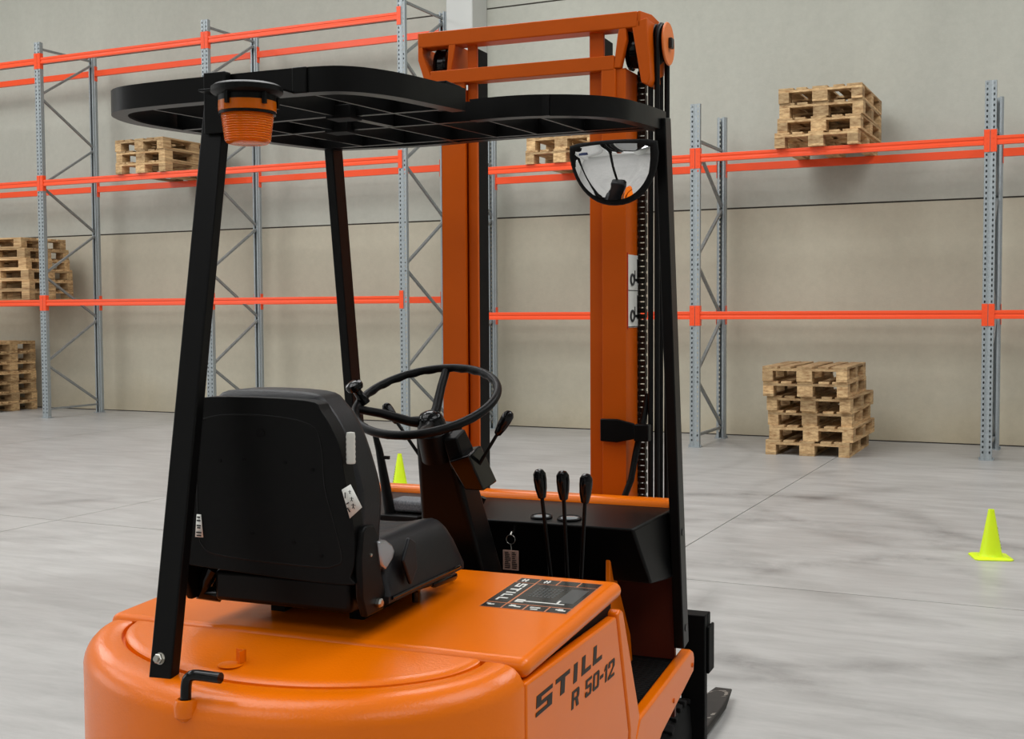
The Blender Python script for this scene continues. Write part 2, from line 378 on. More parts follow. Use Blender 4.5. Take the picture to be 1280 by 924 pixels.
words = {3: ['lowest', 'middle', 'topmost'], 2: ['lower', 'upper'], 4: ['lowest', 'second lowest', 'second highest', 'topmost'],
         6: ['lowest', 'second lowest', 'third lowest', 'third highest', 'second highest', 'topmost'],
         7: ['lowest', 'second lowest', 'third lowest', 'middle', 'third highest', 'second highest', 'topmost']}
def stack(n, t, v, z, offs, where, group, rz=0, jit=.006):
    for k in range(n):
        dt, dv, dr = offs[k] if k < len(offs) else (0, 0, 0)
        put_pallet(t+dt+random.uniform(-jit, jit), v+dv+random.uniform(-jit, jit), z+k*.1445, rz+dr, 'wooden pallet, %s of the %s' % (words[n][k], where), group)
stack(6, 10.27, .31, .0005, [(-.02, -.01, .01), (.02, 0, -.01), (-.01, .02, .015), (.01, -.02, -.02), (-.03, -.09, .02), (-.035, -.1, .02)], 'six stacked on the floor at right', 'pallets stacked on the floor at right')
stack(4, 10.3, .56, 2.9965, [(-.03, -.03, .0), (0, 0, -.01), (0, .01, .01), (.0, .0, .0)], 'four stacked on the upper right shelf', 'pallets on the upper right shelf')
stack(2, 7.55, .58, 2.9965, [(0, 0, 0), (.01, 0, .01)], 'two on the shelf behind the convex mirror', 'pallets on the shelf behind the mirror')
stack(3, 1.77, .57, 3.1915, [(-.01, 0, .02), (0, 0, 0), (-.01, 0, -.015)], 'three on the left middle shelf', 'pallets on the left middle shelf')
stack(6, -1.08, .62, 1.5945, [(0, 0, 0), (.0, 0, .01), (.0, 0, 0), (-.06, 0, .01), (-.07, 0, 0), (-.12, 0, -.01)], 'six on the low shelf at the left edge', 'pallets on the low left shelf', rz=pi/2)
stack(7, -1.95, .72, .0005, [(0, 0, 0), (.01, 0, .01), (-.01, 0, 0), (0, 0, .01), (-.01, 0, 0), (0, 0, -.01), (0, 0, 0)], 'seven on the floor at the left edge', 'pallets stacked on the floor at left', rz=pi/2)

# ---------------------------------------------------------------- cones
def cone(loc, rz, h, label):
    r = empty('marker_cone', loc, rz); tag(r, label, 'cone', 'yellow marker cones')
    b = MB(); w = .105; n = 48
    def sq(hw, z, c):
        o = []
        for k in range(n):
            a = 2*pi*k/n+pi/4; ca, sa = cos(a), sin(a); q = 1/max(abs(ca), abs(sa))
            rr = hw*min(q, 1.28)
            o.append((rr*ca, rr*sa, z))
        return o
    rings = [sq(w, 0, 0), sq(w, .006, 0), sq(w-.004, .009, 0)]
    for i in range(n):
        pass
    prof = [(.066, .012), (.062, .02), (.059, .032)]+[(.059+(.017-.059)*k/8, .032+(h-.037)*k/8) for k in range(1, 9)]+[(.0165, h), (.012, h), (.0115, h-.04)]
    rings += [[(p*cos(2*pi*k/n+pi/4), p*sin(2*pi*k/n+pi/4), z) for k in range(n)] for p, z in prof]
    vs = [v for q in rings for v in q]; fs = [tuple(range(n))[::-1]]
    for i in range(len(rings)-1):
        for k in range(n): fs.append((i*n+k, i*n+(k+1) % n, (i+1)*n+(k+1) % n, (i+1)*n+k))
    b.add(vs, fs).build('cone_body', 'cone', r)
    mk = MB()
    for k in range(7):
        z = .05+k*.019; rr = .059+(.017-.059)*(z-.032)/(h-.037)+.0012
        for a0, a1, q0, q1 in ((-.15, .15, 0, .003), (-.15, -.07, .003, .011), (.05 if k % 2 else -.02, .14 if k % 2 else .06, .003, .011)):
            sl = (.017-.059)/(h-.037)
            P = lambda a, q: ((rr+q*sl)*cos(a), (rr+q*sl)*sin(a), z+q)
            mk.add([P(a0, q0), P(a1, q0), P(a1, q1), P(a0, q1)], [(0, 1, 2, 3)])
    mk.build('printed_marks', 'ink', r, solid=.0006)
    return r
cone((2.716, 6.835, .0005), radians(-8), .275, 'bright yellow-green cone standing alone on the floor at far right')
cone((-.905, 9.68, .0005), radians(200), .275, 'bright yellow-green cone seen past the steering column and the seat')

# ---------------------------------------------------------------- forklift
BETA = .390; FO = Vector((-1.16, 2.3, 0))
ex = Vector((cos(BETA), -sin(BETA), 0)); ey = Vector((sin(BETA), cos(BETA), 0))
TR = empty('forklift', ex*FO.x+ey*FO.y, -BETA)
tag(TR, 'orange three-wheel electric forklift with black overhead guard, seat and mast, parked in the foreground', 'forklift')
def P(mb, name, mat, parent=None, **k):
    par = parent or TR
    if par is not TR and par.parent is not TR: par = par.parent      # never deeper than thing > part > sub-part
    return mb.build(name, mat, par, org=FO, **k)
SL = .04
def bz(y): return .867+SL*(y-2.3)                      # bonnet top height
CX = -1.1475
def arc(pts, r, n=6, closed=False):
    """round the corners of a polyline"""
    out = []; m = len(pts); V = [Vector(p) for p in pts]
    for i, p in enumerate(V):
        if not closed and i in (0, m-1): out.append(p); continue
        a = V[i-1]; c = V[(i+1) % m]; u = (a-p); w = (c-p); rr = min(r, u.length*.49, w.length*.49)
        u.normalize(); w.normalize(); s = p+u*rr; e = p+w*rr
        for k in range(n+1):
            t = k/n; out.append(s*(1-t)**2+p*2*t*(1-t)+e*t*t)
    return out
def sweep(mb, path, sec, closed=False, up=Vector((0, 0, 1))):
    """section (inward, up) swept along a plan path; inward is to the left of travel"""
    V = [Vector(p) for p in path]; m = len(V); n = len(sec); rows = []
    for i, p in enumerate(V):
        a = V[i-1] if (i > 0 or closed) else None; c = V[(i+1) % m] if (i < m-1 or closed) else None
        t = Vector((0, 0, 0))
        if a is not None: t += (p-a).normalized()
        if c is not None: t += (c-p).normalized()
        t.normalize(); side = up.cross(t).normalized()
        rows.append([p+side*s+up*h for s, h in sec])
    vs = [v for r in rows for v in r]; fs = []
    for i in range(m if closed else m-1):
        j = (i+1) % m
        for k in range(n): fs.append((i*n+k, i*n+(k+1) % n, j*n+(k+1) % n, j*n+k))
    if not closed: fs += [tuple(range(n))[::-1], tuple(range((m-1)*n, m*n))]
    return mb.add(vs, fs)

# counterweight
def cw_ring(off, dz, zabs=None, n=40, sp=1.9):
    o = []
    for k in range(n+1):
        t = pi*k/n; c, s = cos(t), sin(t)
        x = CX+(.4275-off)*abs(c)**(2/sp)*(1 if c > 0 else -1); y = 1.797-(.25-off)*abs(s)**(2/sp)
        z = (.843-.132*(1.797-y)+dz) if zabs is None else zabs
        o.append((x, y, z))
    return o
R_ = [cw_ring(.0, 0, .18), cw_ring(0, -.036), cw_ring(.0025, -.026), cw_ring(.008, -.016), cw_ring(.017, -.007), cw_ring(.029, -.0015), cw_ring(.04, 0), cw_ring(.067, 0), cw_ring(.070, -.002), cw_ring(.0715, -.012), cw_ring(.0765, -.012), cw_ring(.078, -.001), cw_ring(.083, .0025), cw_ring(.1, .003)]
mb = MB(); n = len(R_[0]); vs = [v for r in R_ for v in r]; fs = []
for i in range(len(R_)-1):
    for k in range(n): fs.append((i*n+k, i*n+(k+1) % n, (i+1)*n+(k+1) % n, (i+1)*n+k))
fs += [tuple(range(n))[::-1], tuple(range((len(R_)-1)*n, len(R_)*n))]
CW = P(mb.add(vs, fs), 'counterweight', 'cast')
# small square lifting lug and oval dish on the counterweight top
zc = .8465-.15*(1.797-1.69)+.003
lug = MB(); lug.box(-1.199, -1.181, 1.688, 1.691, zc-.002, zc+.018); lug.box(-1.184, -1.181, 1.672, 1.690, zc-.002, zc+.018)
lug.lathe([(.021, 0), (.021, .0012), (.018, .0016)], (-1.196, 1.668, zc-.004), n=24)
P(lug, 'lifting_lug', 'orange', CW)
boss = MB().lathe([(.006, -.034), (.019, -.022), (.0195, -.004), (.0165, .004), (.0125, .005), (.0112, -.003)], (-1.203, 1.558, .800), n=24)
P(boss, 'pin_boss', 'cast', CW)
pin = arc([(-1.203, 1.556, .792), (-1.200, 1.556, .846), (-1.135, 1.556, .846)], .022)
P(MB().tube(pin, .0088, 14, radii=None), 'tow_pin', 'gloss', CW)

# bonnet with rolled lip
mb = MB(); X0, X1, Y0, Y1 = -1.575, -.72, 1.811, 2.338
mb.box(X0, X1, Y0, Y1, bz(2.3)-.034, bz(2.3), SL, 2.3)
BN = P(mb, 'bonnet', 'orange', bevel=.019, seg=6)
mb = MB(); mb.box(-1.55, -.742, 1.799, 2.325, .20, .826)
P(mb, 'battery_box', 'blackdull')
# side door, front pillar and chassis on both flanks
def yz(x, pts, dx): return MB().prism([(x, y, z) for y, z in pts], (dx, 0, 0))
for sd in (1, -1):
    xo = -.72 if sd == 1 else -1.575; th = -.022*sd
    dr = P(yz(xo, [(1.806, .812), (2.293, .806), (2.378, .545), (2.372, .515), (2.345, .495), (1.806, .43)], th), 'side_door', 'orange', bevel=.005)
    if sd == 1: DOOR = dr
    P(yz(xo, [(2.303, .808), (2.322, .815), (2.342, .806), (2.462, .553), (2.425, .50), (2.386, .515), (2.388, .545)], th*1.6), 'door_pillar', 'orange', bevel=.006)
    P(yz(xo, [(1.80, .43), (2.345, .489), (2.384, .511), (2.42, .497), (2.462, .547), (2.915, .575), (2.935, .566), (2.945, .548), (2.938, .514), (2.64, .452), (2.48, .37), (2.36, .25), (2.2, .16), (1.80, .16)], -.03*sd), 'side_frame', 'orange', bevel=.007, seg=4)
    bs = MB()
    for y, z in ((2.92, .535), (2.74, .50)): bs.lathe([(.006, 0), (.006, .002), (.003, .003)], (xo, y, z), (sd, 0, 0), 12)
    P(bs, 'frame_bolts', 'mast')
# floor
mb = MB(); mb.box(-1.56, -.748, 2.33, 2.86, .50, .548, SL, 2.45); P(mb, 'floor_plate', 'blackdull')
mb = MB()
for i in range(40): mb.box(-1.54, -.752, 2.36+i*.012, 2.36+i*.012+.007, .545, .5495, SL, 2.45)
P(mb, 'floor_mat_ribs', 'rubber', smooth=False)
mb = MB(); mb.box(-1.565, -.748, 2.855, 2.868, .42, .93); P(mb, 'front_wall', simple('front_wall_shaded_orange', srgb(74, 24, 8), .5, spec=.3))  # orange wall, with the shade under the dash put into its dark colour
P(yz(-.855, [(2.64, .862), (2.80, .63), (2.82, .55), (2.63, .55)], .012), 'gusset_plate', 'orange', bevel=.003)
# rail across the front
mb = MB(); mb.box(-1.59, -.748, 2.845, 2.905, .905, .955); RAIL = P(mb, 'front_rail', 'orange', bevel=.02, seg=5)
rs = MB()
for x in (-1.36, -1.2, -.79): rs.lathe([(.006, 0), (.0055, .002), (.002, .0035)], (x, 2.846, .925), (0, -1, .3), 10)
P(rs, 'rail_screws', 'chrome', RAIL)
# dash cowl
def cowl():
    sec = [(2.853, .938), (2.60, .926), (2.665, .79), (2.80, .775), (2.853, .775)]
    Lx = [-1.57, -1.53, -1.56, -1.57, -1.57]; Rx = [-.744, -.777, -.752, -.742, -.742]
    vs = [(Lx[i], y, z) for i, (y, z) in enumerate(sec)]+[(Rx[i], y, z) for i, (y, z) in enumerate(sec)]
    m = len(sec); fs = [tuple(range(m))[::-1], tuple(range(m, 2*m))]+[(i, (i+1) % m, m+(i+1) % m, m+i) for i in range(m)]
    return MB().add(vs, fs)
DASH = P(cowl(), 'dashboard', 'plastic', bevel=.006)
def dz(y): return .926+(y-2.60)*.0474
for x, r in ((-1.018, .026), (-.948, .029)):
    g = MB().lathe([(r, 0), (r, .005), (r*.9, .007), (r*.86, .0055)], (x, 2.655, dz(2.655)-.001), (0, -.05, 1), 32)
    gb = P(g, 'gauge', 'plastic', DASH)
    gl = MB().lathe([(r*.86, .0045), (r*.5, .0068), (.001, .0075)], (x, 2.655, dz(2.655)-.001), (0, -.05, 1), 32)
    P(gl, 'gauge_glass', 'gauge', DASH)
P(MB().box(-1.40, -1.305, 2.60, 2.68, .930, .958), 'foam_pad', simple('speckled_foam', srgb(120, 122, 126), .7, noise=.6, nscale=260), DASH, bevel=.008)
P(MB().box(-1.42, -1.30, 2.565, 2.60, .905, .928), 'pad_tray', 'plastic', DASH, bevel=.003)
hb = MB().tube([(-1.165, 2.56, .915), (-1.15, 2.56, .94), (-1.125, 2.56, .985)], .008, 10, radii=[.01, .009, .007])
hb.lathe([(.022, 0), (.022, .03), (.012, .035)], (-1.18, 2.585, .92), (-.2, -1, .2), 20)
P(hb, 'handbrake_lever', 'gloss', DASH)
P(MB().tube([(-1.19+.02*cos(a), 2.56, .925+.018*sin(a)) for a in [pi*(.15+.8*k/14) for k in range(15)]], .002, 8), 'switch_ring', 'chrome', DASH)

# overhead guard
def rz(y): return 1.823+.0385*(y-2.7)
L = [(0, 0), (.03, 0), (.03, .004), (.006, .004), (.006, .043), (0, .043)]
plan1 = [(-.975, 2.145), (-.985, 2.02), (-1.0, 1.90), (-1.035, 1.815), (-1.10, 1.785), (-1.28, 1.785), (-1.45, 1.792), (-1.545, 1.82), (-1.612, 1.91), (-1.645, 2.05), (-1.634, 2.34), (-1.60, 2.66), (-1.56, 2.69), (-1.48, 2.705), (-1.38, 2.72), (-1.28, 2.712), (-1.17, 2.685), (-1.0, 2.675), (-.80, 2.675), (-.731, 2.66)]
def smoothpath(p, n=4):
    o = []; V = [Vector((a, b, 0)) for a, b in p]
    for i in range(len(V)-1):
        p0 = V[max(i-1, 0)]; p1 = V[i]; p2 = V[i+1]; p3 = V[min(i+2, len(V)-1)]
        for k in range(n):
            t = k/n; q = .5*((2*p1)+(p2-p0)*t+(2*p0-5*p1+4*p2-p3)*t*t+(3*p1-p0-3*p2+p3)*t**3); o.append(q)
    o.append(V[-1]); return [Vector((q.x, q.y, rz(q.y))) for q in o]
pa = smoothpath(plan1)[::-1]
GD = P(sweep(MB(), pa, L), 'overhead_guard', 'black')
plan2 = [(-1.03, 2.285), (-.96, 2.278), (-.90, 2.284), (-.845, 2.31), (-.80, 2.345), (-.767, 2.39), (-.746, 2.45), (-.737, 2.52), (-.731, 2.60), (-.729, 2.70)]
P(sweep(MB(), smoothpath(plan2), L), 'guard_rim', 'black', GD)
def flat(x0, y0, x1, y1, w=.008, h=.04):
    return MB().bar((x0, y0, rz(y0)+h/2), (x1, y1, rz(y1)+h/2), w, h, ax=Vector((0, 1, 0)) if abs(x1-x0) > abs(y1-y0) else Vector((1, 0, 0)))
for x0, y0, x1, y1, w in ((-1.63, 2.125, -1.215, 2.085, .014), (-1.215, 2.105, -.985, 2.105, .013), (-1.63, 2.325, -1.345, 2.295, .013), (-1.33, 2.307, -.86, 2.30, .013), (-1.60, 2.625, -.735, 2.60, .012),
                          (-1.46, 1.795, -1.468, 2.62, .006), (-1.35, 2.11, -1.353, 2.62, .006), (-1.228, 1.79, -1.226, 2.62, .006), (-1.11, 1.79, -1.11, 2.62, .006),
                          (-1.0, 2.30, -1.006, 2.61, .006), (-.888, 2.305, -.892, 2.61, .006), (-1.236, 2.62, -1.236, 2.70, .006), (-1.218, 2.12, -1.218, 2.29, .02)):
    P(flat(x0, y0, x1, y1, w), 'guard_bar', 'black', GD, smooth=False)
for a in ((-1.245, -1.19, 2.075, 2.125, rz(2.1)-.006, rz(2.1)+.02), (-1.37, -1.315, 2.28, 2.33, rz(2.3)-.006, rz(2.3)+.02), (-1.035, -.985, 2.08, 2.15, rz(2.1)+.005, rz(2.1)+.05)):
    P(MB().box(*a), 'joint_plate', 'blackdull', GD, bevel=.002)
P(MB().box(-1.132, -1.104, 1.779, 1.786, rz(1.78)-.001, rz(1.78)+.0435), 'end_plate', 'black', GD, bevel=.002)
# legs
legR = MB().bar((-.7325, 2.861, .60), (-.7325, 2.685, 1.85), .025, .05); lr = P(legR, 'front_leg', 'black', GD, bevel=.003)
lb = MB()
for z in (.885, .645): lb.lathe([(.009, 0), (.009, .0015), (.005, .0015)], (-.7198, 2.861-(z-.60)*.1408, z), (1, 0, 0), 14)
P(lb, 'leg_hole', 'ink', lr)
legL = MB().bar((-1.5875, 2.855, .56), (-1.5875, 2.68, 1.85), .025, .05); P(legL, 'front_leg', 'black', GD, bevel=.003)
legB = MB().bar((-1.288, 1.610, .808), (-1.2955, 1.799, 1.792), .045, .023); lbk = P(legB, 'rear_leg', 'black', GD, bevel=.003)
nut = MB().lathe([(.0098, 0), (.0098, .002)], (-1.2905, 1.6065, .847), (0, -1, .2), 24).lathe([(.0085, .002), (.0085, .008), (.007, .009)], (-1.2905, 1.6065, .847), (0, -1, .2), 6).lathe([(.005, .009), (.005, .013)], (-1.2905, 1.6065, .847), (0, -1, .2), 14)
P(nut, 'nut', 'chrome', lbk, smooth=False)
P(MB().box(-1.303, -1.258, 1.766, 1.784, 1.728, 1.833), 'leg_bracket', 'black', lbk, bevel=.002)
P(MB().box(-1.315, -1.266, 1.594, 1.630, .802, .811), 'leg_foot', 'orange', lbk, bevel=.002)
# beacon hanging under the rear of the guard
BX = -1.158
bc = MB().lathe([(.02, .031), (.052, .030), (.058, .026), (.0585, .018), (.054, .014), (.047, .012), (.046, -.010), (.046, -.018)], (BX, 1.686, 1.757), n=40)
for k in range(5):
    a = 2*pi*k/5-.4; bc.box(BX+.05*cos(a)-.003, BX+.05*cos(a)+.003, 1.686+.05*sin(a)-.003, 1.686+.05*sin(a)+.003, 1.752, 1.772)
BC = P(bc, 'beacon', 'plastic')
pr = [(.047, .740), (.047, .724), (.0435, .7225)]
for k in range(12): z = .7215-k*.0038; r = .043-.0005*k; pr += [(r, z), (r, z-.0022), (r-.0012, z-.0028)]
pr += [(.036, .675), (.032, .6725), (.001, .6725)]
P(MB().lathe([(r, z+1.02) for r, z in pr], (BX, 1.686, 0), n=48), 'beacon_lens', 'amber', BC)
P(MB().lathe([(.018, 1.70), (.018, 1.745), (.001, 1.75)], (BX, 1.686, 0), n=20), 'beacon_lamp', simple('lamp_shell', srgb(220, 200, 170), .3), BC)
P(MB().box(-1.265, -1.13, 1.70, 1.785, 1.787, 1.791), 'beacon_bracket', 'black', BC, bevel=.001)

# mast
def chan(x0, x1, y0, y1, z0, z1, side, t=.012, mb=None):
    """C channel, web on 'side', open to the other side"""
    mb = mb or MB(); mb.box(x0, x1, y0, y0+t, z0, z1); mb.box(x0, x1, y1-t, y1, z0, z1)
    if side > 0: mb.box(x1-t, x1, y0, y1, z0, z1)
    else: mb.box(x0, x0+t, y0, y1, z0, z1)
    return mb
mb = chan(-1.427, -1.358, 2.982, 3.11, .10, 2.03, -1); chan(-.974, -.910, 2.982, 3.11, .10, 2.03, 1, mb=mb)
mb.box(-1.457, -.939, 2.975, 3.02, 2.027, 2.063)
MS = P(mb, 'mast', 'mast', bevel=.002)
P(MB().box(-1.494, -.878, 2.975, 3.03, 2.128, 2.168), 'upper_crossbar', 'mast', MS, bevel=.003)
P(MB().box(-1.3575, -1.331, 3.0, 3.012, .10, 2.13), 'inner_rail', 'mast', MS, bevel=.002)
P(MB().box(-1.013, -.9745, 3.0, 3.012, .10, 2.13), 'inner_rail', 'mast', MS, bevel=.002)
P(MB().box(-1.352, -1.3315, 3.0125, 3.075, .10, 2.12), 'greased_rail_web', 'blackdull', MS)
P(MB().box(-1.012, -.980, 3.0125, 3.095, .10, 2.12), 'greased_rail_web', 'blackdull', MS)
def xz(y, pts, dy): return MB().prism([(x, y, z) for x, z in pts], (0, dy, 0))
P(xz(2.976, [(-1.494, 2.13), (-1.480, 2.13), (-1.480, 2.11), (-1.448, 2.03), (-1.448, 1.985), (-1.458, 1.985), (-1.494, 2.095)], .11), 'head_bracket', 'mast', MS, bevel=.002)
P(xz(2.976, [(-1.402, 2.13), (-1.382, 2.13), (-1.395, 2.06), (-1.408, 2.06)], .10), 'head_bracket', 'mast', MS, bevel=.002)
P(xz(2.976, [(-.894, 2.14), (-.853, 2.15), (-.845, 2.0), (-.852, 1.982), (-.868, 1.99)], .10), 'head_bracket', 'mast', MS, bevel=.003)
P(MB().prism([(-.878, 2.976, 2.168), (-.878, 2.976, 2.13), (-.862, 3.03, 2.0), (-.858, 3.13, 2.03), (-.850, 3.13, 2.15), (-.862, 3.03, 2.168)], (.008, 0, 0)), 'head_bracket', 'mast', MS, bevel=.002)
P(xz(2.976, [(-.930, 2.115), (-.926, 2.13), (-.908, 2.13), (-.906, 2.10), (-.922, 2.03), (-.941, 2.03)], .02), 'head_bracket', 'mast', MS, bevel=.003)
P(xz(2.976, [(-.974, 2.03), (-.935, 2.03), (-.935, 1.9), (-.974, 1.9)], .01), 'rail_cap', 'mast', MS, bevel=.003)
for x in (-1.44, -.900):
    P(MB().lathe([(.012, -.018), (.05, -.018), (.052, -.012), (.046, -.008), (.046, .008), (.052, .012), (.05, .018), (.012, .018)], (x, 3.045, 2.085), (1, 0, 0), 36), 'chain_wheel', 'gloss', MS)
    ch = MB(); z = 2.09; k = 0
    while z > .86:
        w = .0065 if k % 2 else .0095
        for q in (-1, 1): ch.box(x+.001+q*w-.0015, x+.001+q*w+.0015, 3.086, 3.104, z-.0115, z+.0115)
        ch.box(x-.0085, x+.0105, 3.089, 3.101, z-.0140, z-.0015)
        z -= .0155; k += 1
    P(ch, 'lift_chain', 'chain', MS, smooth=False)
# hose pulley
P(MB().lathe([(.001, 0), (.053, 0), (.055, .003), (.053, .006), (.018, .0065), (.001, .0065)], (-.828, 3.075, 2.101), (1, 0, 0), 44), 'pulley_disc', simple('pulley_orange', srgb(226, 120, 50), .5), MS)
P(MB().box(-.8215, -.812, 3.064, 3.088, 2.089, 2.115), 'pulley_axle', 'ink', MS, bevel=.002)
P(MB().lathe([(.04, -.02), (.05, -.02), (.044, -.014), (.044, -.008), (.05, -.002), (.044, .004), (.044, .010), (.05, .0155)], (-.846, 3.075, 2.101), (1, 0, 0), 36), 'hose_pulley', 'blackdull', MS)
for dx in (-.8575, -.8405):
    pth = [(dx, 3.027, z) for z in (.62, 1.0, 1.5, 2.0)]+[(dx, 3.075-.048*cos(a), 2.101+.048*sin(a)) for a in [pi*k/12 for k in range(13)]]+[(dx, 3.123, z) for z in (2.0, 1.5, 1.0, .62)]
    P(MB().tube(pth, .0072, 12), 'hydraulic_hose', 'hose', MS)
P(MB().tube([(-.868, 3.04, 1.20), (-.874, 3.03, 1.15), (-.882, 3.015, 1.10), (-.889, 3.0, 1.05), (-.899, 2.99, .98), (-.915, 2.975, .93), (-.92, 2.97, .86)], .0085, 12), 'hydraulic_hose', 'hose', MS)
br = xz(2.966, [(-.975, 1.08), (-.975, 1.138), (-.93, 1.138), (-.885, 1.128), (-.885, 1.088), (-.93, 1.078)], .012); br.box(-.885, -.846, 2.966, 2.995, 1.083, 1.126)
P(br, 'hose_clamp', 'black', MS, bevel=.003)
# pictogram plate on the side of the outer rail
pp = MB().box(-.9098, -.9090, 2.998, 3.106, 1.372, 1.560); PPL = P(pp, 'pictogram_plate', 'white', MS)
ik = MB()
for z0 in (1.376, 1.470):
    ik.box(-.9089, -.9086, 3.0, 3.104, z0-.003, z0-.001)
    ik.tube([(-.9086, 3.034+.016*cos(2*pi*k/20), z0+.026+.013*sin(2*pi*k/20)) for k in range(20)], .0035, 6, closed=True)
    ik.box(-.9089, -.9084, 3.05, 3.092, z0+.022, z0+.029); ik.box(-.9089, -.9084, 3.078, 3.090, z0+.018, z0+.080)
    ik.box(-.9089, -.9084, 3.055, 3.062, z0+.029, z0+.05)
P(ik, 'pictogram', 'ink', PPL, smooth=False)
P(MB().box(-.9099, -.9085, 2.992, 2.998, 1.368, 1.564), 'red_border', simple('red_border', srgb(190, 40, 25), .5), PPL)
# fork carriage and forks
cr = MB(); cr.box(-1.57, -.731, 3.13, 3.165, .53, .612); cr.box(-1.57, -.731, 3.13, 3.165, .08, .16)
for x0, x1 in ((-.795, -.731), (-1.57, -1.506)): cr.box(x0, x1, 3.10, 3.13, .06, .614)
for x in (-.728, -1.573): cr.box(x-.004, x+.004, 3.12, 3.18, .455, .58)
CR = P(cr, 'fork_carriage', 'blackdull', bevel=.003)
for xc in (-.952, -1.378):
    fk = MB()
    poly = [(3.165, .05), (3.205, .02), (4.15, .02), (4.335, .028), (4.335, .036), (4.1, .05), (3.235, .06), (3.205, .09), (3.205, .60), (3.165, .60)]
    fk.prism([(xc-.05, y, z) for y, z in poly], (.10, 0, 0))
    vs = [Vector(v) for v in fk.v]
    fk.v = [tuple(Vector((xc+(v.x-xc)*(.62 if v.y > 4.3 else 1), v.y, v.z))) for v in vs]
    fo = P(fk, 'fork', 'dirt', bevel=.006)
    wm = MB(); random.seed(int(-xc*1000))
    zt_ = lambda y: (.05-(y-4.1)*.0596 if y > 4.1 else .0512)+.0004
    for path in ([(-.046, 4.10), (-.044, 4.18), (-.036, 4.235), (-.026, 4.27), (-.008, 4.285), (.01, 4.29), (.024, 4.275), (.030, 4.24), (.026, 4.20)], [(.03, 3.93), (.04, 3.98), (.042, 4.02)], [(-.02, 4.02), (-.03, 4.06), (-.04, 4.09)]):
        pts = []
        for (a0, y0), (a1, y1) in zip(path, path[1:]):
            for k in range(4): pts.append((a0+(a1-a0)*k/4+random.uniform(-.002, .002), y0+(y1-y0)*k/4+random.uniform(-.002, .002)))
        for (a0, y0), (a1, y1) in zip(pts, pts[1:]):
            if random.random() < .12: continue
            w0, w1 = random.uniform(.002, .008), random.uniform(.002, .008)
            wm.add([(xc+a0-w0, y0-w0, zt_(y0-w0)), (xc+a0+w0, y0+w0, zt_(y0+w0)), (xc+a1+w1, y1+w1, zt_(y1+w1)), (xc+a1-w1, y1-w1, zt_(y1-w1))], [(0, 1, 2, 3)])
    P(wm, 'bare_metal_patch', 'worn', fo, smooth=False, solid=.0004)
# wheels
def wheel(x0, x1, y, z, r):
    w = abs(x1-x0); s = 1 if x1 > x0 else -1
    t = P(MB().lathe([(r*.55, 0), (r*.62, 0), (r*.9, .006), (r*.97, .018), (r*.985, w*.5), (r*.97, w-.018), (r*.9, w-.006), (r*.62, w), (r*.55, w)], (x0, y, z), (s, 0, 0), 56), 'wheel', 'rubber')
    tr = MB()
    for k in range(28):
        a = 2*pi*k/28
        for q, (u0, u1) in enumerate(((.004, w*.48), (w*.52, w-.004))):
            aa = a+(.11 if q else 0); c = Vector((0, cos(aa), sin(aa))); tt = Vector((0, -sin(aa), cos(aa)))
            pts = [Vector((x0+s*u0, y, z))+c*r*.93+tt*(.013), Vector((x0+s*u0, y, z))+c*r*.93-tt*.013, Vector((x0+s*u1, y, z))+c*r*.93-tt*.007, Vector((x0+s*u1, y, z))+c*r*.93+tt*.019]
            tr.prism(pts, c*r*.07)
    P(tr, 'tread_lug', 'rubber', t, smooth=False, bevel=.003)
    P(MB().lathe([(.02, .02), (r*.3, .022), (r*.5, .03), (r*.56, .012), (r*.56, w-.012), (r*.3, w-.02)], (x0, y, z), (s, 0, 0), 32), 'wheel_rim', 'mast', t)
wheel(-.89, -.765, 3.035, .2, .2); wheel(-1.405, -1.53, 3.035, .2, .2)
wheel(-1.21, -1.09, 1.88, .2, .2)
P(MB().box(-1.5, -.8, 2.92, 3.0, .15, .35), 'drive_axle', 'blackdull')
P(MB().box(-1.2, -1.1, 1.86, 1.9, .35, .42), 'steer_yoke', 'blackdull')

# seat
def outline(pts, y0, y1): return MB().prism([(x, y0, z) for x, z in pts], (0, y1-y0, 0))
rt = [(-1.115, 1.266), (-1.081, 1.247), (-1.05, 1.196), (-1.039, 1.145), (-1.031, 1.103), (-1.022, 1.052), (-1.021, 1.0), (-1.029, .968), (-1.046, .953)]
lf = [(-1.33, .962), (-1.365, .970), (-1.377, 1.0), (-1.378, 1.06), (-1.373, 1.14), (-1.365, 1.2), (-1.345, 1.25), (-1.31, 1.268)]
def spl(pts, n=4):
    V = [Vector((a, b, 0)) for a, b in pts]; m = len(V); o = []
    for i in range(m):
        p0, p1, p2, p3 = V[i-1], V[i], V[(i+1) % m], V[(i+2) % m]
        for k in range(n):
            t = k/n; q = .5*((2*p1)+(p2-p0)*t+(2*p0-5*p1+4*p2-p3)*t*t+(3*p1-p0-3*p2+p3)*t**3); o.append((q.x, q.y))
    return o
ST = P(outline(spl(rt+lf), 1.778, 1.812), 'seat', 'plastic', bevel=.006)
rt2 = [(-1.135, 1.277), (-1.095, 1.256), (-1.062, 1.209), (-1.035, 1.134), (-1.027, 1.09), (-1.03, 1.04), (-1.04, .98), (-1.09, .955)]
lf2 = [(-1.31, .957), (-1.36, .98), (-1.37, 1.04), (-1.373, 1.09), (-1.367, 1.134), (-1.35, 1.209), (-1.325, 1.262), (-1.285, 1.279)]
P(outline(spl(rt2+lf2), 1.8, 1.905), 'back_cushion', 'vinyl', ST, bevel=.03, seg=6)
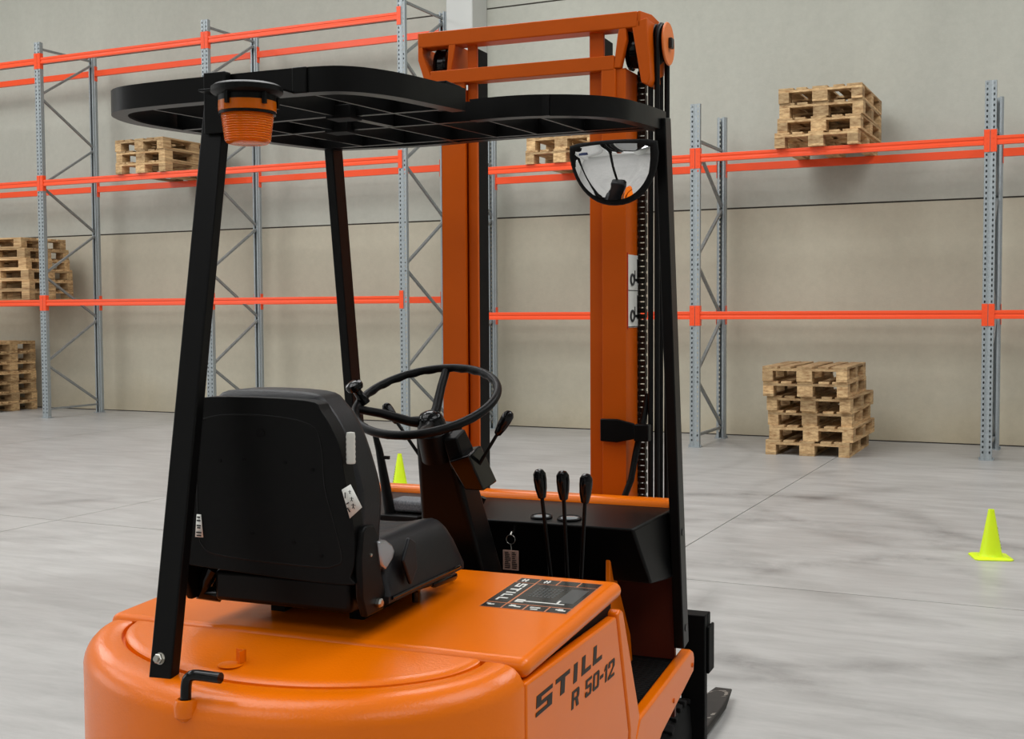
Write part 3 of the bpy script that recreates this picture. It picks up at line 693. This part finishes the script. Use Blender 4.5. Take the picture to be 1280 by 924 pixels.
# embossed ring, screw dimples on the shell
rb = [(-1.105, 1.225), (-1.083, 1.19), (-1.077, 1.12), (-1.06, 1.06), (-1.045, 1.0), (-1.06, .985), (-1.1, .98), (-1.28, .985), (-1.33, 1.0), (-1.34, 1.05), (-1.335, 1.2), (-1.31, 1.232), (-1.2, 1.238)]
P(MB().tube([(x, 1.7795, z) for x, z in spl(rb)], .0022, 8, closed=True), 'shell_rib', 'plastic', ST)
for x, z in ((-1.24, 1.16), (-1.155, 1.157), (-1.29, 1.155), (-1.1, 1.148), (-1.225, 1.03), (-1.14, 1.02), (-1.085, 1.0)): P(MB().lathe([(.0035, 0), (.0035, .0015)], (x, 1.7785, z), (0, -1, 0), 10), 'shell_screw', 'blackdull', ST)
P(MB().lathe([(.009, 0), (.009, .0015)], (-1.205, 1.7785, 1.208), (0, -1, 0), 14), 'shell_hole', 'blackdull', ST)
P(MB().add([(-1.041, 1.7735, 1.117), (-1.024, 1.7735, 1.127), (-1.006, 1.7800, 1.088), (-1.026, 1.7735, 1.069)], [(0, 1, 2, 3)]), 'pictogram_sticker', 'white', ST, solid=.001)
fig = MB()
def figd(cx, cz, s, tilt=0.0):
    for a, b, c, d in ((-.7, .7, .45, .6), (-.12, .12, .0, .6), (-.16, .16, .65, .95)): fig.box(cx+a*s, cx+b*s, 1.7715, 1.7725, cz+c*s, cz+d*s)
    fig.prism([(cx-.08*s, 1.7715, cz+.1*s), (cx+.1*s, 1.7715, cz+.1*s), (cx+.5*s, 1.7715, cz-.5*s), (cx+.3*s, 1.7715, cz-.5*s)], (0, .001, 0))
    fig.prism([(cx-.1*s, 1.7715, cz+.1*s), (cx+.08*s, 1.7715, cz+.1*s), (cx-.2*s, 1.7715, cz-.5*s), (cx-.4*s, 1.7715, cz-.5*s)], (0, .001, 0))
figd(-1.025, 1.113, .004); figd(-1.0215, 1.101, .005); figd(-1.0185, 1.089, .006)
fig.bar((-1.034, 1.772, 1.113), (-1.034, 1.772, 1.103), .0015, .001); fig.bar((-1.032, 1.772, 1.093), (-1.027, 1.772, 1.096), .001, .0018, ax=Vector((0, 1, 0))); fig.bar((-1.030, 1.772, 1.087), (-1.025, 1.772, 1.080), .001, .0018, ax=Vector((0, 1, 0)))
P(fig, 'sticker_figures', 'ink', ST, smooth=False)
P(MB().add([(-1.341, 1.7765, 1.057), (-1.332, 1.7765, 1.057), (-1.328, 1.7765, 1.016), (-1.345, 1.7765, 1.016)], [(0, 1, 2, 3)]), 'type_label', 'white', ST, solid=.001)
tl = MB()
for z, w in ((1.052, .006), (1.046, .008), (1.037, .009), (1.033, .007), (1.0245, .011), (1.019, .01)): tl.box(-1.3365-w/2, -1.3365+w/2, 1.7752, 1.7758, z-.0012, z+.0012)
P(tl, 'label_print', 'ink', ST, smooth=False)
gp_ = [(.001, 0), (.0072, .0)]
for k in range(6): gp_ += [(.0082, .003+k*.0085), (.0074, .0075+k*.0085)]
gp_ += [(.007, .053), (.001, .054)]
P(MB().lathe(gp_, (-1.031, 1.788, 1.16), (0, 0, 1), 20), 'grey_grip', 'grip', ST)
# base pan, slides, recliner plates
mb = MB(); mb.box(-1.335, -1.05, 1.815, 2.17, .893, .95); P(mb, 'seat_pan', 'black', ST, bevel=.009)
mb = MB(); mb.box(-1.29, -1.26, 1.93, 2.16, bz(1.93)-.004, .9); mb.box(-1.12, -1.09, 1.93, 2.16, bz(1.93)-.004, .9)
P(mb, 'seat_slide', 'blackdull', ST)
for x in (-1.024, -1.385):
    rp = [(1.79, 1.045), (1.80, 1.053), (1.83, 1.05), (1.845, 1.03), (1.855, .96), (1.872, .915), (1.86, .895), (1.80, .895), (1.785, .93), (1.782, 1.0)]
    pr_ = P(MB().prism([(x, y, z) for y, z in rp], (.014, 0, 0)), 'recliner_plate', 'plastic', ST, bevel=.004)
    if x > -1.2:
        P(MB().lathe([(.0085, 0), (.0085, .006), (.006, .009), (.001, .009)], (-1.010, 1.838, .912), (1, 0, 0), 6), 'recliner_bolt', 'chrome', ST, smooth=False)
    P(MB().lathe([(.003, 0), (.003, .002), (.001, .003)], (x+.014, 1.815, 1.0), (1, 0, 0), 8), 'recliner_pin', 'chrome', ST)
P(MB().prism([(-1.020, y, z) for y, z in ((1.845, .975), (1.835, 1.02), (1.862, 1.018), (1.884, 1.006), (1.894, .993), (1.886, .98), (1.86, .965))], (.016, 0, 0)), 'silver_cover', 'silver', ST, bevel=.004)
def cushion():
    rows = []; nx, ny = 30, 30; x0, x1, y0, y1, zb, zt = -1.375, -1.0, 1.86, 2.175, .918, 1.0
    def prof(u, r): # rounded edge factor
        d = min(u, 1-u); return 1 if d >= r else sqrt(max(0, 1-((r-d)/r)**2))
    for j in range(ny+1):
        v = j/ny; row = []
        for i in range(nx+1):
            u = i/nx; h = zt-zb
            bol = .012*(math.exp(-((u-.12)/.11)**2)+math.exp(-((u-.88)/.11)**2))
            rib = -.003*abs(sin(v*pi*6))**6 if .22 < u < .78 else 0
            z = zb+(h+bol+rib)*prof(u, .13)*prof(v, .16)
            row.append((x0+u*(x1-x0), y0+v*(y1-y0), z))
        rows.append(row)
    mb = MB().grid(rows); mb.grid([[(x, y, zb-.012) for x, y, z in r] for r in rows])
    e = []; 
    for a, b in ((rows[0], 0), (rows[-1], 0)): mb.grid([a, [(x, y, zb-.012) for x, y, z in a]])
    for k in (0, -1):
        c = [r[k] for r in rows]; mb.grid([c, [(x, y, zb-.012) for x, y, z in c]])
    return mb
P(cushion(), 'seat_cushion', 'vinyl', ST)
P(MB().tube(arc([(-1.374, 1.87, .914), (-1.374, 2.176, .914), (-.999, 2.176, .914), (-.999, 1.87, .914)], .03), .0035, 8), 'cushion_piping', 'gloss', ST)
P(MB().box(-1.36, -1.015, 1.88, 2.165, .896, .912), 'cushion_base', 'blackdull', ST, bevel=.004)
P(MB().prism([(-.999, y, z) for y, z in ((1.90, .975), (1.925, 1.012), (1.95, 1.0), (1.955, .95), (1.93, .925))], (.008, 0, 0)), 'cushion_flap', 'vinyl', ST, bevel=.003)
P(MB().tube([(-1.045, 1.96, .896), (-1.045, 2.05, .887), (-1.045, 2.13, .881)], .004, 8).tube([(-1.045, 2.12, .8815), (-1.045, 2.13, .881), (-1.045, 2.22, .877), (-1.045, 2.232, .8765)], .009, 12, radii=[.005, .009, .009, .005]).lathe([(.006, 0), (.006, .02)], (-1.045, 2.05, .862), n=10), 'slide_lever', 'gloss', ST)
P(MB().tube([(-1.345, 1.83, .95), (-1.36, 1.83, .93), (-1.37, 1.83, .90), (-1.34, 1.84, .9)], .016, 12), 'seat_belt_reel', 'gloss', ST)

# steering
TA = radians(23.6); WC = Vector((-1.142, 2.3, 1.2295)); wu = Vector((1, 0, 0)); wv = Vector((0, cos(TA), sin(TA))); wn = wu.cross(wv)
WR = .153
P1 = lambda a, r, h=0: WC+wu*(r*cos(a))+wv*(r*sin(a))+wn*h
rim = MB(); m = 96; k_ = 14; vs = []; fs = []
for i in range(m):
    a = 2*pi*i/m; c = P1(a, WR); rd = wu*cos(a)+wv*sin(a)
    for k in range(k_):
        b = 2*pi*k/k_; rr = .0092+(.0012*cos(a*26) if sin(b+.9) < -.1 else 0)
        vs.append(c+(rd*cos(b)+wn*sin(b))*rr)
for i in range(m):
    for k in range(k_): fs.append((i*k_+k, i*k_+(k+1) % k_, ((i+1) % m)*k_+(k+1) % k_, ((i+1) % m)*k_+k))
SW = P(rim.add(vs, fs), 'steering_wheel', 'plastic')
for ad in (97, 197, 290):
    a = radians(ad); pts = [P1(a, .012, -.052), P1(a, .045, -.046), P1(a, .10, -.020), P1(a, WR, -.002)]
    P(MB().tube(pts, .009, 12, radii=[.014, .0105, .0095, .009]), 'spoke', 'plastic', SW)
P(MB().lathe([(.024, -.072), (.032, -.068), (.030, -.052), (.0275, -.048), (.027, -.042), (.021, -.034), (.010, -.030), (.001, -.029)], WC, wn, 36), 'wheel_hub', 'gloss', SW)
kb = P1(radians(186), .146, .008)
kn = MB().lathe([(.0115, -.014), (.012, .002), (.0095, .008), (.009, .018), (.011, .026)], kb, wn+Vector((-.45, 0, 0)), 20)
kt = kb+(wn+Vector((-.45, 0, 0))).normalized()*.026
kn.lathe([(.009, -.006), (.017, -.002), (.0195, .005), (.018, .012), (.010, .016), (.001, .017)], kt, wn+Vector((-.2, 0, 0)), 24)
P(kn, 'spinner_knob', 'gloss', SW)
def loft(r0, r1):
    return MB().add(r0+r1, [(3, 2, 1, 0), (4, 5, 6, 7), (0, 1, 5, 4), (1, 2, 6, 5), (2, 3, 7, 6), (3, 0, 4, 7)])
SC = P(loft([(-1.222, 2.44, .80), (-1.065, 2.44, .80), (-1.08, 2.58, .80), (-1.205, 2.58, .80)], [(-1.185, 2.325, 1.158), (-1.105, 2.325, 1.158), (-1.105, 2.40, 1.18), (-1.185, 2.40, 1.18)]), 'steering_column', 'plastic', bevel=.014, seg=4)
P(MB().lathe([(.036, -.14), (.035, -.075), (.028, -.068)], WC, wn, 32), 'column_collar', 'plastic', SC)
P(loft([(-1.075, 2.345, 1.035), (-1.03, 2.345, 1.035), (-1.03, 2.42, 1.045), (-1.075, 2.42, 1.045)], [(-1.094, 2.305, 1.10), (-1.047, 2.305, 1.115), (-1.047, 2.37, 1.13), (-1.094, 2.37, 1.12)]), 'direction_switch', 'gloss', SC, bevel=.004)
P(loft([(-1.1, 2.33, 1.08), (-1.062, 2.33, 1.08), (-1.062, 2.4, 1.09), (-1.1, 2.4, 1.09)], [(-1.112, 2.315, 1.145), (-1.08, 2.315, 1.15), (-1.08, 2.36, 1.165), (-1.112, 2.36, 1.16)]), 'switch_box', 'plastic', SC, bevel=.004)
def stick(a, b, rr, name, par, kr=.0115, kl=.055, mat='black'):
    a = Vector(a); b = Vector(b); d = (b-a).normalized()
    o = P(MB().tube([a, b], rr, 10), name, mat, par)
    pf = [(.0045, -kl*.45), (kr*.62, -kl*.4), (kr*.9, -kl*.1), (kr, kl*.2), (kr*.95, kl*.4), (kr*.6, kl*.52), (.001, kl*.56)]
    P(MB().lathe(pf, b, d, 22), 'knob', 'gloss', o)
    return o
stick((-1.055, 2.35, 1.072), (-.987, 2.35, 1.178), .0038, 'direction_lever', SC, .0125, .060)
stick((-1.185, 2.35, 1.105), (-1.252, 2.35, 1.192), .0038, 'indicator_lever', SC, .0115, .052)
LVS = [((-.948, 2.49, .80), (-.941, 2.45, 1.037)), ((-.893, 2.49, .80), (-.889, 2.45, 1.036)), ((-.846, 2.49, .80), (-.838, 2.45, 1.032))]
LVB = P(MB().box(-.98, -.82, 2.45, 2.54, .60, .79), 'lever_console', 'plastic', bevel=.004)
for k, (a, b) in enumerate(LVS): stick((a[0]+.03*(1-k)*.6, a[1], a[2]), b, .0045, 'hydraulic_lever', LVB, .0145, .067)
# grab lever at the left of the dash
gl_ = MB().tube([(-1.435, 2.6, 1.13), (-1.42, 2.6, 1.08), (-1.405, 2.6, 1.0), (-1.39, 2.6, .92)], .011, 10, radii=[.006, .009, .012, .014]); gl_.box(-1.415, -1.392, 2.595, 2.603, 1.058, 1.066)
P(gl_, 'park_brake_handle', 'plastic')

# convex mirror on the right front leg
def mirror():
    cx, y, zt, hw, hh = -.826, 2.62, 1.782, .094, .118
    o = [(cx-hw+2*hw*k/10, zt) for k in range(11)]
    return cx, y, zt, hw, hh
cx, ym, zt, hw, hh = mirror()
fr = [Vector((cx-hw+2*hw*k/12, ym, zt+.004*sin(pi*k/12))) for k in range(13)]+[Vector((cx+hw*cos(pi*k/24)**1 if False else cx+hw*(abs(cos(pi*k/24))**.9)*(1 if cos(pi*k/24) > 0 else -1), ym, zt-hh*(abs(sin(pi*k/24))**.95))) for k in range(1, 24)]
def tl_(x, z): return -.22*(z-(zt-hh*.42))-.11*(x-cx)
fr = [Vector((p.x, p.y-.2*(p.z-(zt-hh*.42))-.02*(p.x-cx), p.z)) for p in fr]
MR = P(MB().tube(fr, .0112, 12, closed=True), 'convex_mirror', 'rubber')
rows = []
for i in range(13):
    s = i/12; row = []
    for p in fr:
        q = Vector((cx, ym, zt-hh*.42)); v = q+(Vector((p.x, ym, p.z))-q)*s
        bul = .023*(1-((v.x-cx)/.115)**2-((v.z-(zt-hh*.42))/.115)**2); v.y = ym-bul-.001+tl_(v.x, v.z)*min(1, (1.02-s)*3)+(-.2*(v.z-(zt-hh*.42)))*max(0, 1-(1.02-s)*3)
        row.append(v)
    row.append(row[0]); rows.append(row)
P(MB().grid(rows), 'mirror_glass', 'mirror', MR)
rows2 = [[(p.x, p.y+.006, p.z) for p in fr], [(cx+(p.x-cx)*.5, ym+.02, zt-hh*.42+(p.z-(zt-hh*.42))*.5) for p in fr]]
rows2 = [r+[r[0]] for r in rows2]; bk = MB().grid(rows2); bk.add(rows2[1][:-1], [tuple(range(len(fr)))])
P(bk, 'mirror_back', 'plastic', MR)
P(MB().tube([(cx+.02, ym+.02, zt-.03), (cx+.06, ym+.04, zt-.02), (-.735, 2.69, zt-.01)], .006, 10), 'mirror_arm', 'black', MR)
P(MB().bar((cx-.078, ym-.018, zt-.0145), (cx-.060, ym-.0205, zt-.0145), .001, .005, ax=Vector((0, 1, 0))), 'mirror_label', 'blue', MR)

# ---------------------------------------------------------------- lettering
GL = {  # strokes as polygons in a unit cell
 'S': [[(0, 1), (1, 1), (1, .8), (0, .8)], [(0, .8), (.3, .8), (.3, .58), (0, .58)], [(0, .6), (1, .6), (1, .4), (0, .4)], [(.7, .42), (1, .42), (1, .2), (.7, .2)], [(0, .2), (1, .2), (1, 0), (0, 0)]],
 'T': [[(0, 1), (1, 1), (1, .78), (0, .78)], [(.36, .8), (.66, .8), (.66, 0), (.36, 0)]],
 'I': [[(0, 1), (1, 1), (1, 0), (0, 0)]],
 'L': [[(0, 1), (.36, 1), (.36, 0), (0, 0)], [(.3, .22), (1, .22), (1, 0), (.3, 0)]],
 'R': [[(0, 1), (.3, 1), (.3, 0), (0, 0)], [(.25, 1), (.9, 1), (1, .9), (1, .84), (.25, .84)], [(.7, .86), (1, .86), (1, .55), (.7, .55)], [(.25, .57), (1, .57), (.9, .44), (.25, .44)], [(.5, .46), (.8, .46), (1, 0), (.68, 0)]],
 '5': [[(0, 1), (1, 1), (1, .84), (0, .84)], [(0, .86), (.3, .86), (.3, .5), (0, .5)], [(.25, .62), (.9, .62), (1, .52), (1, .46), (.25, .46)], [(.7, .5), (1, .5), (1, .12), (.7, .12)], [(0, .16), (1, .16), (.9, 0), (.1, 0), (0, .08)], [(0, .3), (.3, .3), (.3, .14), (0, .14)]],
 '0': [[(0, .9), (.1, 1), (.9, 1), (1, .9), (1, .84), (0, .84)], [(0, .86), (.3, .86), (.3, .14), (0, .14)], [(.7, .86), (1, .86), (1, .14), (.7, .14)], [(0, .16), (1, .16), (1, .1), (.9, 0), (.1, 0), (0, .1)]],
 '-': [[(0, .6), (1, .6), (1, .4), (0, .4)]],
 '1': [[(.4, 1), (1, 1), (1, 0), (.4, 0)], [(0, .8), (.45, 1), (.45, .8), (0, .68)]],
 '2': [[(0, .9), (.1, 1), (.9, 1), (1, .9), (1, .84), (0, .84)], [(0, .86), (.3, .86), (.3, .66), (0, .66)], [(.7, .86), (1, .86), (1, .55), (.7, .5)], [(.7, .56), (1, .58), (.34, .14), (0, .14)], [(0, .16), (1, .16), (1, 0), (0, 0)]],
}
def letters(items, o, r, u, nrm, shear, th=.0007):
    mb = MB(); o = Vector(o); r = Vector(r); u = Vector(u); nrm = Vector(nrm)
    for ch, x0, x1, y0, y1 in items:
        for q, poly in enumerate(GL[ch]):
            pts = [o+r*(x0+(x1-x0)*a+shear*(y1-y0)*b)+u*(y0+(y1-y0)*b)+nrm*(.0001*q) for a, b in poly]
            mb.prism(pts, nrm*th)
    return mb
it = [('S', .0, .076, 0, .034), ('T', .092, .165, .001, .035), ('I', .187, .207, .002, .036), ('L', .232, .285, .003, .037), ('L', .298, .352, .004, .038)]
P(letters(it, (-.7200, 1.846, .743), (0, 1, 0), (0, 0, 1), (1, 0, 0), .16), 'maker_lettering', 'lettering', DOOR, smooth=False)
it = [('R', .0, .040, .002, .034), ('5', .076, .112, .001, .033), ('0', .120, .157, .0, .032), ('-', .163, .183, -.002, .030), ('1', .188, .207, -.004, .029), ('2', .213, .254, -.005, .029)]
P(letters(it, (-.7200, 2.022, .698), (0, 1, 0), (0, 0, 1), (1, 0, 0), .16), 'model_lettering', 'lettering', DOOR, smooth=False)
# load chart decal on the bonnet
def dq(u, v, h=0): # u: across 0(left)..1(right), v: 0 rear..1 front
    x = -.925+.176*u; y = 2.079+.218*v; return Vector((x, y, bz(y)+.0002+h))
def dbox(mb, u0, u1, v0, v1, h0, h1):
    mb.prism([dq(u0, v0, h0), dq(u1, v0, h0), dq(u1, v1, h0), dq(u0, v1, h0)], (0, 0, h1-h0))
mb = MB(); dbox(mb, 0, 1, 0, 1, 0, .0004); DC = P(mb, 'load_chart_decal', simple('decal_frame', srgb(196, 120, 80), .4), BN, smooth=False)
mb = MB()
dbox(mb, .0, .24, .17, .83, .0003, .0007)
for k in range(4):
    dbox(mb, .01+.25*k, .24+.25*k, .845, .99, .0003, .0007); dbox(mb, .01+.25*k, .24+.25*k, .01, .15, .0003, .0007)
dbox(mb, .265, .99, .17, .83, .0003, .0007)
P(mb, 'decal_panels', 'decal', DC, smooth=False)
mb = MB()
for i in range(7):
    for j in range(6): dbox(mb, .36+.045*i, .36+.045*i+.03, .42+.052*j, .42+.052*j+.034, .0006, .0009)
dbox(mb, .74, .94, .30, .74, .0006, .0009)
P(mb, 'decal_chart', simple('decal_chart_grey', srgb(72, 75, 75), .35), DC, smooth=False)
mb = MB(); dbox(mb, .33, .86, .245, .268, .0006, .001); dbox(mb, .76, .785, .24, .36, .0006, .001); dbox(mb, .30, .40, .215, .30, .0006, .001)
P(mb, 'fork_symbol', 'white', DC, smooth=False)
random.seed(3)
def mark(*q): mb = MB(); dbox(mb, *q, .0006, .001); P(mb, 'decal_symbol', 'white', DC, smooth=False)
for k in range(4):
    for q in range(3):
        a = .04+.25*k+random.uniform(0, .1); c = .03+random.uniform(0, .07); mark(a, a+random.uniform(.03, .09), c, c+.025)
for a in (.06, .1, .33, .37): mark(a, a+.02, .87, .96)
for a in (.06, .33): mark(a-.01, a+.07, .91, .925)
it = [('S', .0, .026, 0, .020), ('T', .031, .057, 0, .020), ('I', .064, .071, 0, .020), ('L', .079, .098, 0, .020), ('L', .104, .123, 0, .020)]
o = dq(.07, .79, .0009)
P(letters(it, o, (0, -1, -SL), (1, 0, 0), (0, 0, 1), .0, .0003), 'decal_lettering', 'white', DC, smooth=False)

# key ring with a tag hanging from the dash
KR = empty('key_ring', ex*-1.064+ey*2.60+Vector((0, 0, .90)), -BETA); tag(KR, 'small metal key ring with a printed pinkish tag hanging under the dashboard', 'key ring')
KO = Vector((-1.054, 2.60, .90)); KP = lambda mb, n, m, **k: mb.build(n, m, KR, org=KO, **k)
KP(MB().tube([(-1.062+.011*cos(a), 2.594, .884+.011*sin(a)) for a in [2*pi*k/24 for k in range(24)]], .0009, 6, closed=True), 'ring', 'chrome')
KP(MB().tube([(-1.062, 2.594, .873), (-1.061, 2.594, .864), (-1.061, 2.594, .858)], .0012, 6).tube([(-1.062, 2.594, .894), (-1.062, 2.60, .90), (-1.062, 2.615, .90)], .0025, 8), 'key', 'chrome')
KT = KP(MB().box(-1.081, -1.042, 2.592, 2.594, .812, .859), 'tag', 'tag', bevel=.0006)
tk = MB(); random.seed(5)
for k in range(9):
    tk.box(-1.076, -1.063+random.uniform(-.004, .002), 2.5913, 2.592, .817+k*.0045, .819+k*.0045)
    tk.box(-1.058, -1.047+random.uniform(-.004, .002), 2.5913, 2.592, .817+k*.0045, .819+k*.0045)
d = tk.build('tag_print', 'ink', KT, org=KO, smooth=False)

# labels on the parts that look unlike the rest of the truck
for nm, lb in (('beacon_lens', 'ribbed amber lens'), ('grey_grip', 'light grey ribbed hand grip'), ('silver_cover', 'silver cover'), ('mirror_glass', 'half-round convex mirror glass'),
               ('overhead_guard', 'black slatted overhead guard on three legs'), ('pictogram_sticker', 'white sticker with black figures'), ('nut', 'zinc nut'), ('counterweight', 'rounded orange counterweight'),
               ('load_chart_decal', 'black load chart decal with white lettering'), ('wheel', 'black lugged tyre'), ('maker_lettering', 'dark slanted lettering')):
    for o in bpy.data.objects:
        if o.name == nm or o.name.startswith(nm+'.'): o['label'] = lb

# ---------------------------------------------------------------- light
def area(t, v, z, sx_, sy_, power, rot=(0, 0, 0), color=(1, 1, 1), name='hall_light'):
    l = bpy.data.lights.new(name, 'AREA'); l.shape = 'RECTANGLE'; l.size = sx_; l.size_y = sy_; l.energy = power; l.color = color
    o = bpy.data.objects.new(name, l); COL.objects.link(o); o.location = rw(t, v, z)
    o.rotation_euler = (rot[0], rot[1], -RA+rot[2]); return o
for t in (-2, 7, 16):
    for v in (-4.5, -11, -18): area(t, v, HT-.15, 5.0, 4.6, [405, 285, 185][(-4.5, -11, -18).index(v)], name='skylight')
# daylight through the open gate and windows behind and to the left of the camera
area(T0+.25, -14, 3.2, 5.0, 9.0, 230, rot=(0, -pi/2, 0), color=(.97, .985, 1), name='gate_daylight')
area(6.0, V0+.25, 3.6, 11.0, 5.0, 40, rot=(pi/2, 0, 0), color=(.97, .985, 1), name='window_daylight')
w = bpy.data.worlds.new('World'); scene.world = w; w.use_nodes = True
w.node_tree.nodes['Background'].inputs[0].default_value = (.8, .85, .9, 1); w.node_tree.nodes['Background'].inputs[1].default_value = .12

# ---------------------------------------------------------------- camera
cd = bpy.data.cameras.new('Camera'); cam = bpy.data.objects.new('Camera', cd); COL.objects.link(cam)
cd.sensor_width = 36; cd.lens = 1515.9/1280*36; cd.clip_start = .05; cd.clip_end = 200
pitch, roll = .0487, -.0053
cam.location = (0, 0, HC)
fwd = Vector((0, cos(pitch), -sin(pitch))); r0 = Vector((1, 0, 0)); u0 = Vector((0, sin(pitch), cos(pitch)))
rr_ = r0*cos(roll)+u0*sin(roll); uu_ = -r0*sin(roll)+u0*cos(roll)
mt = Matrix((rr_, uu_, -fwd)).transposed().to_4x4(); mt.translation = cam.location; cam.matrix_world = mt
scene.camera = cam
scene.view_settings.view_transform = 'Standard'; scene.view_settings.look = 'None'; scene.view_settings.gamma = 1; scene.view_settings.exposure = 0
scene.view_settings.use_curve_mapping = False
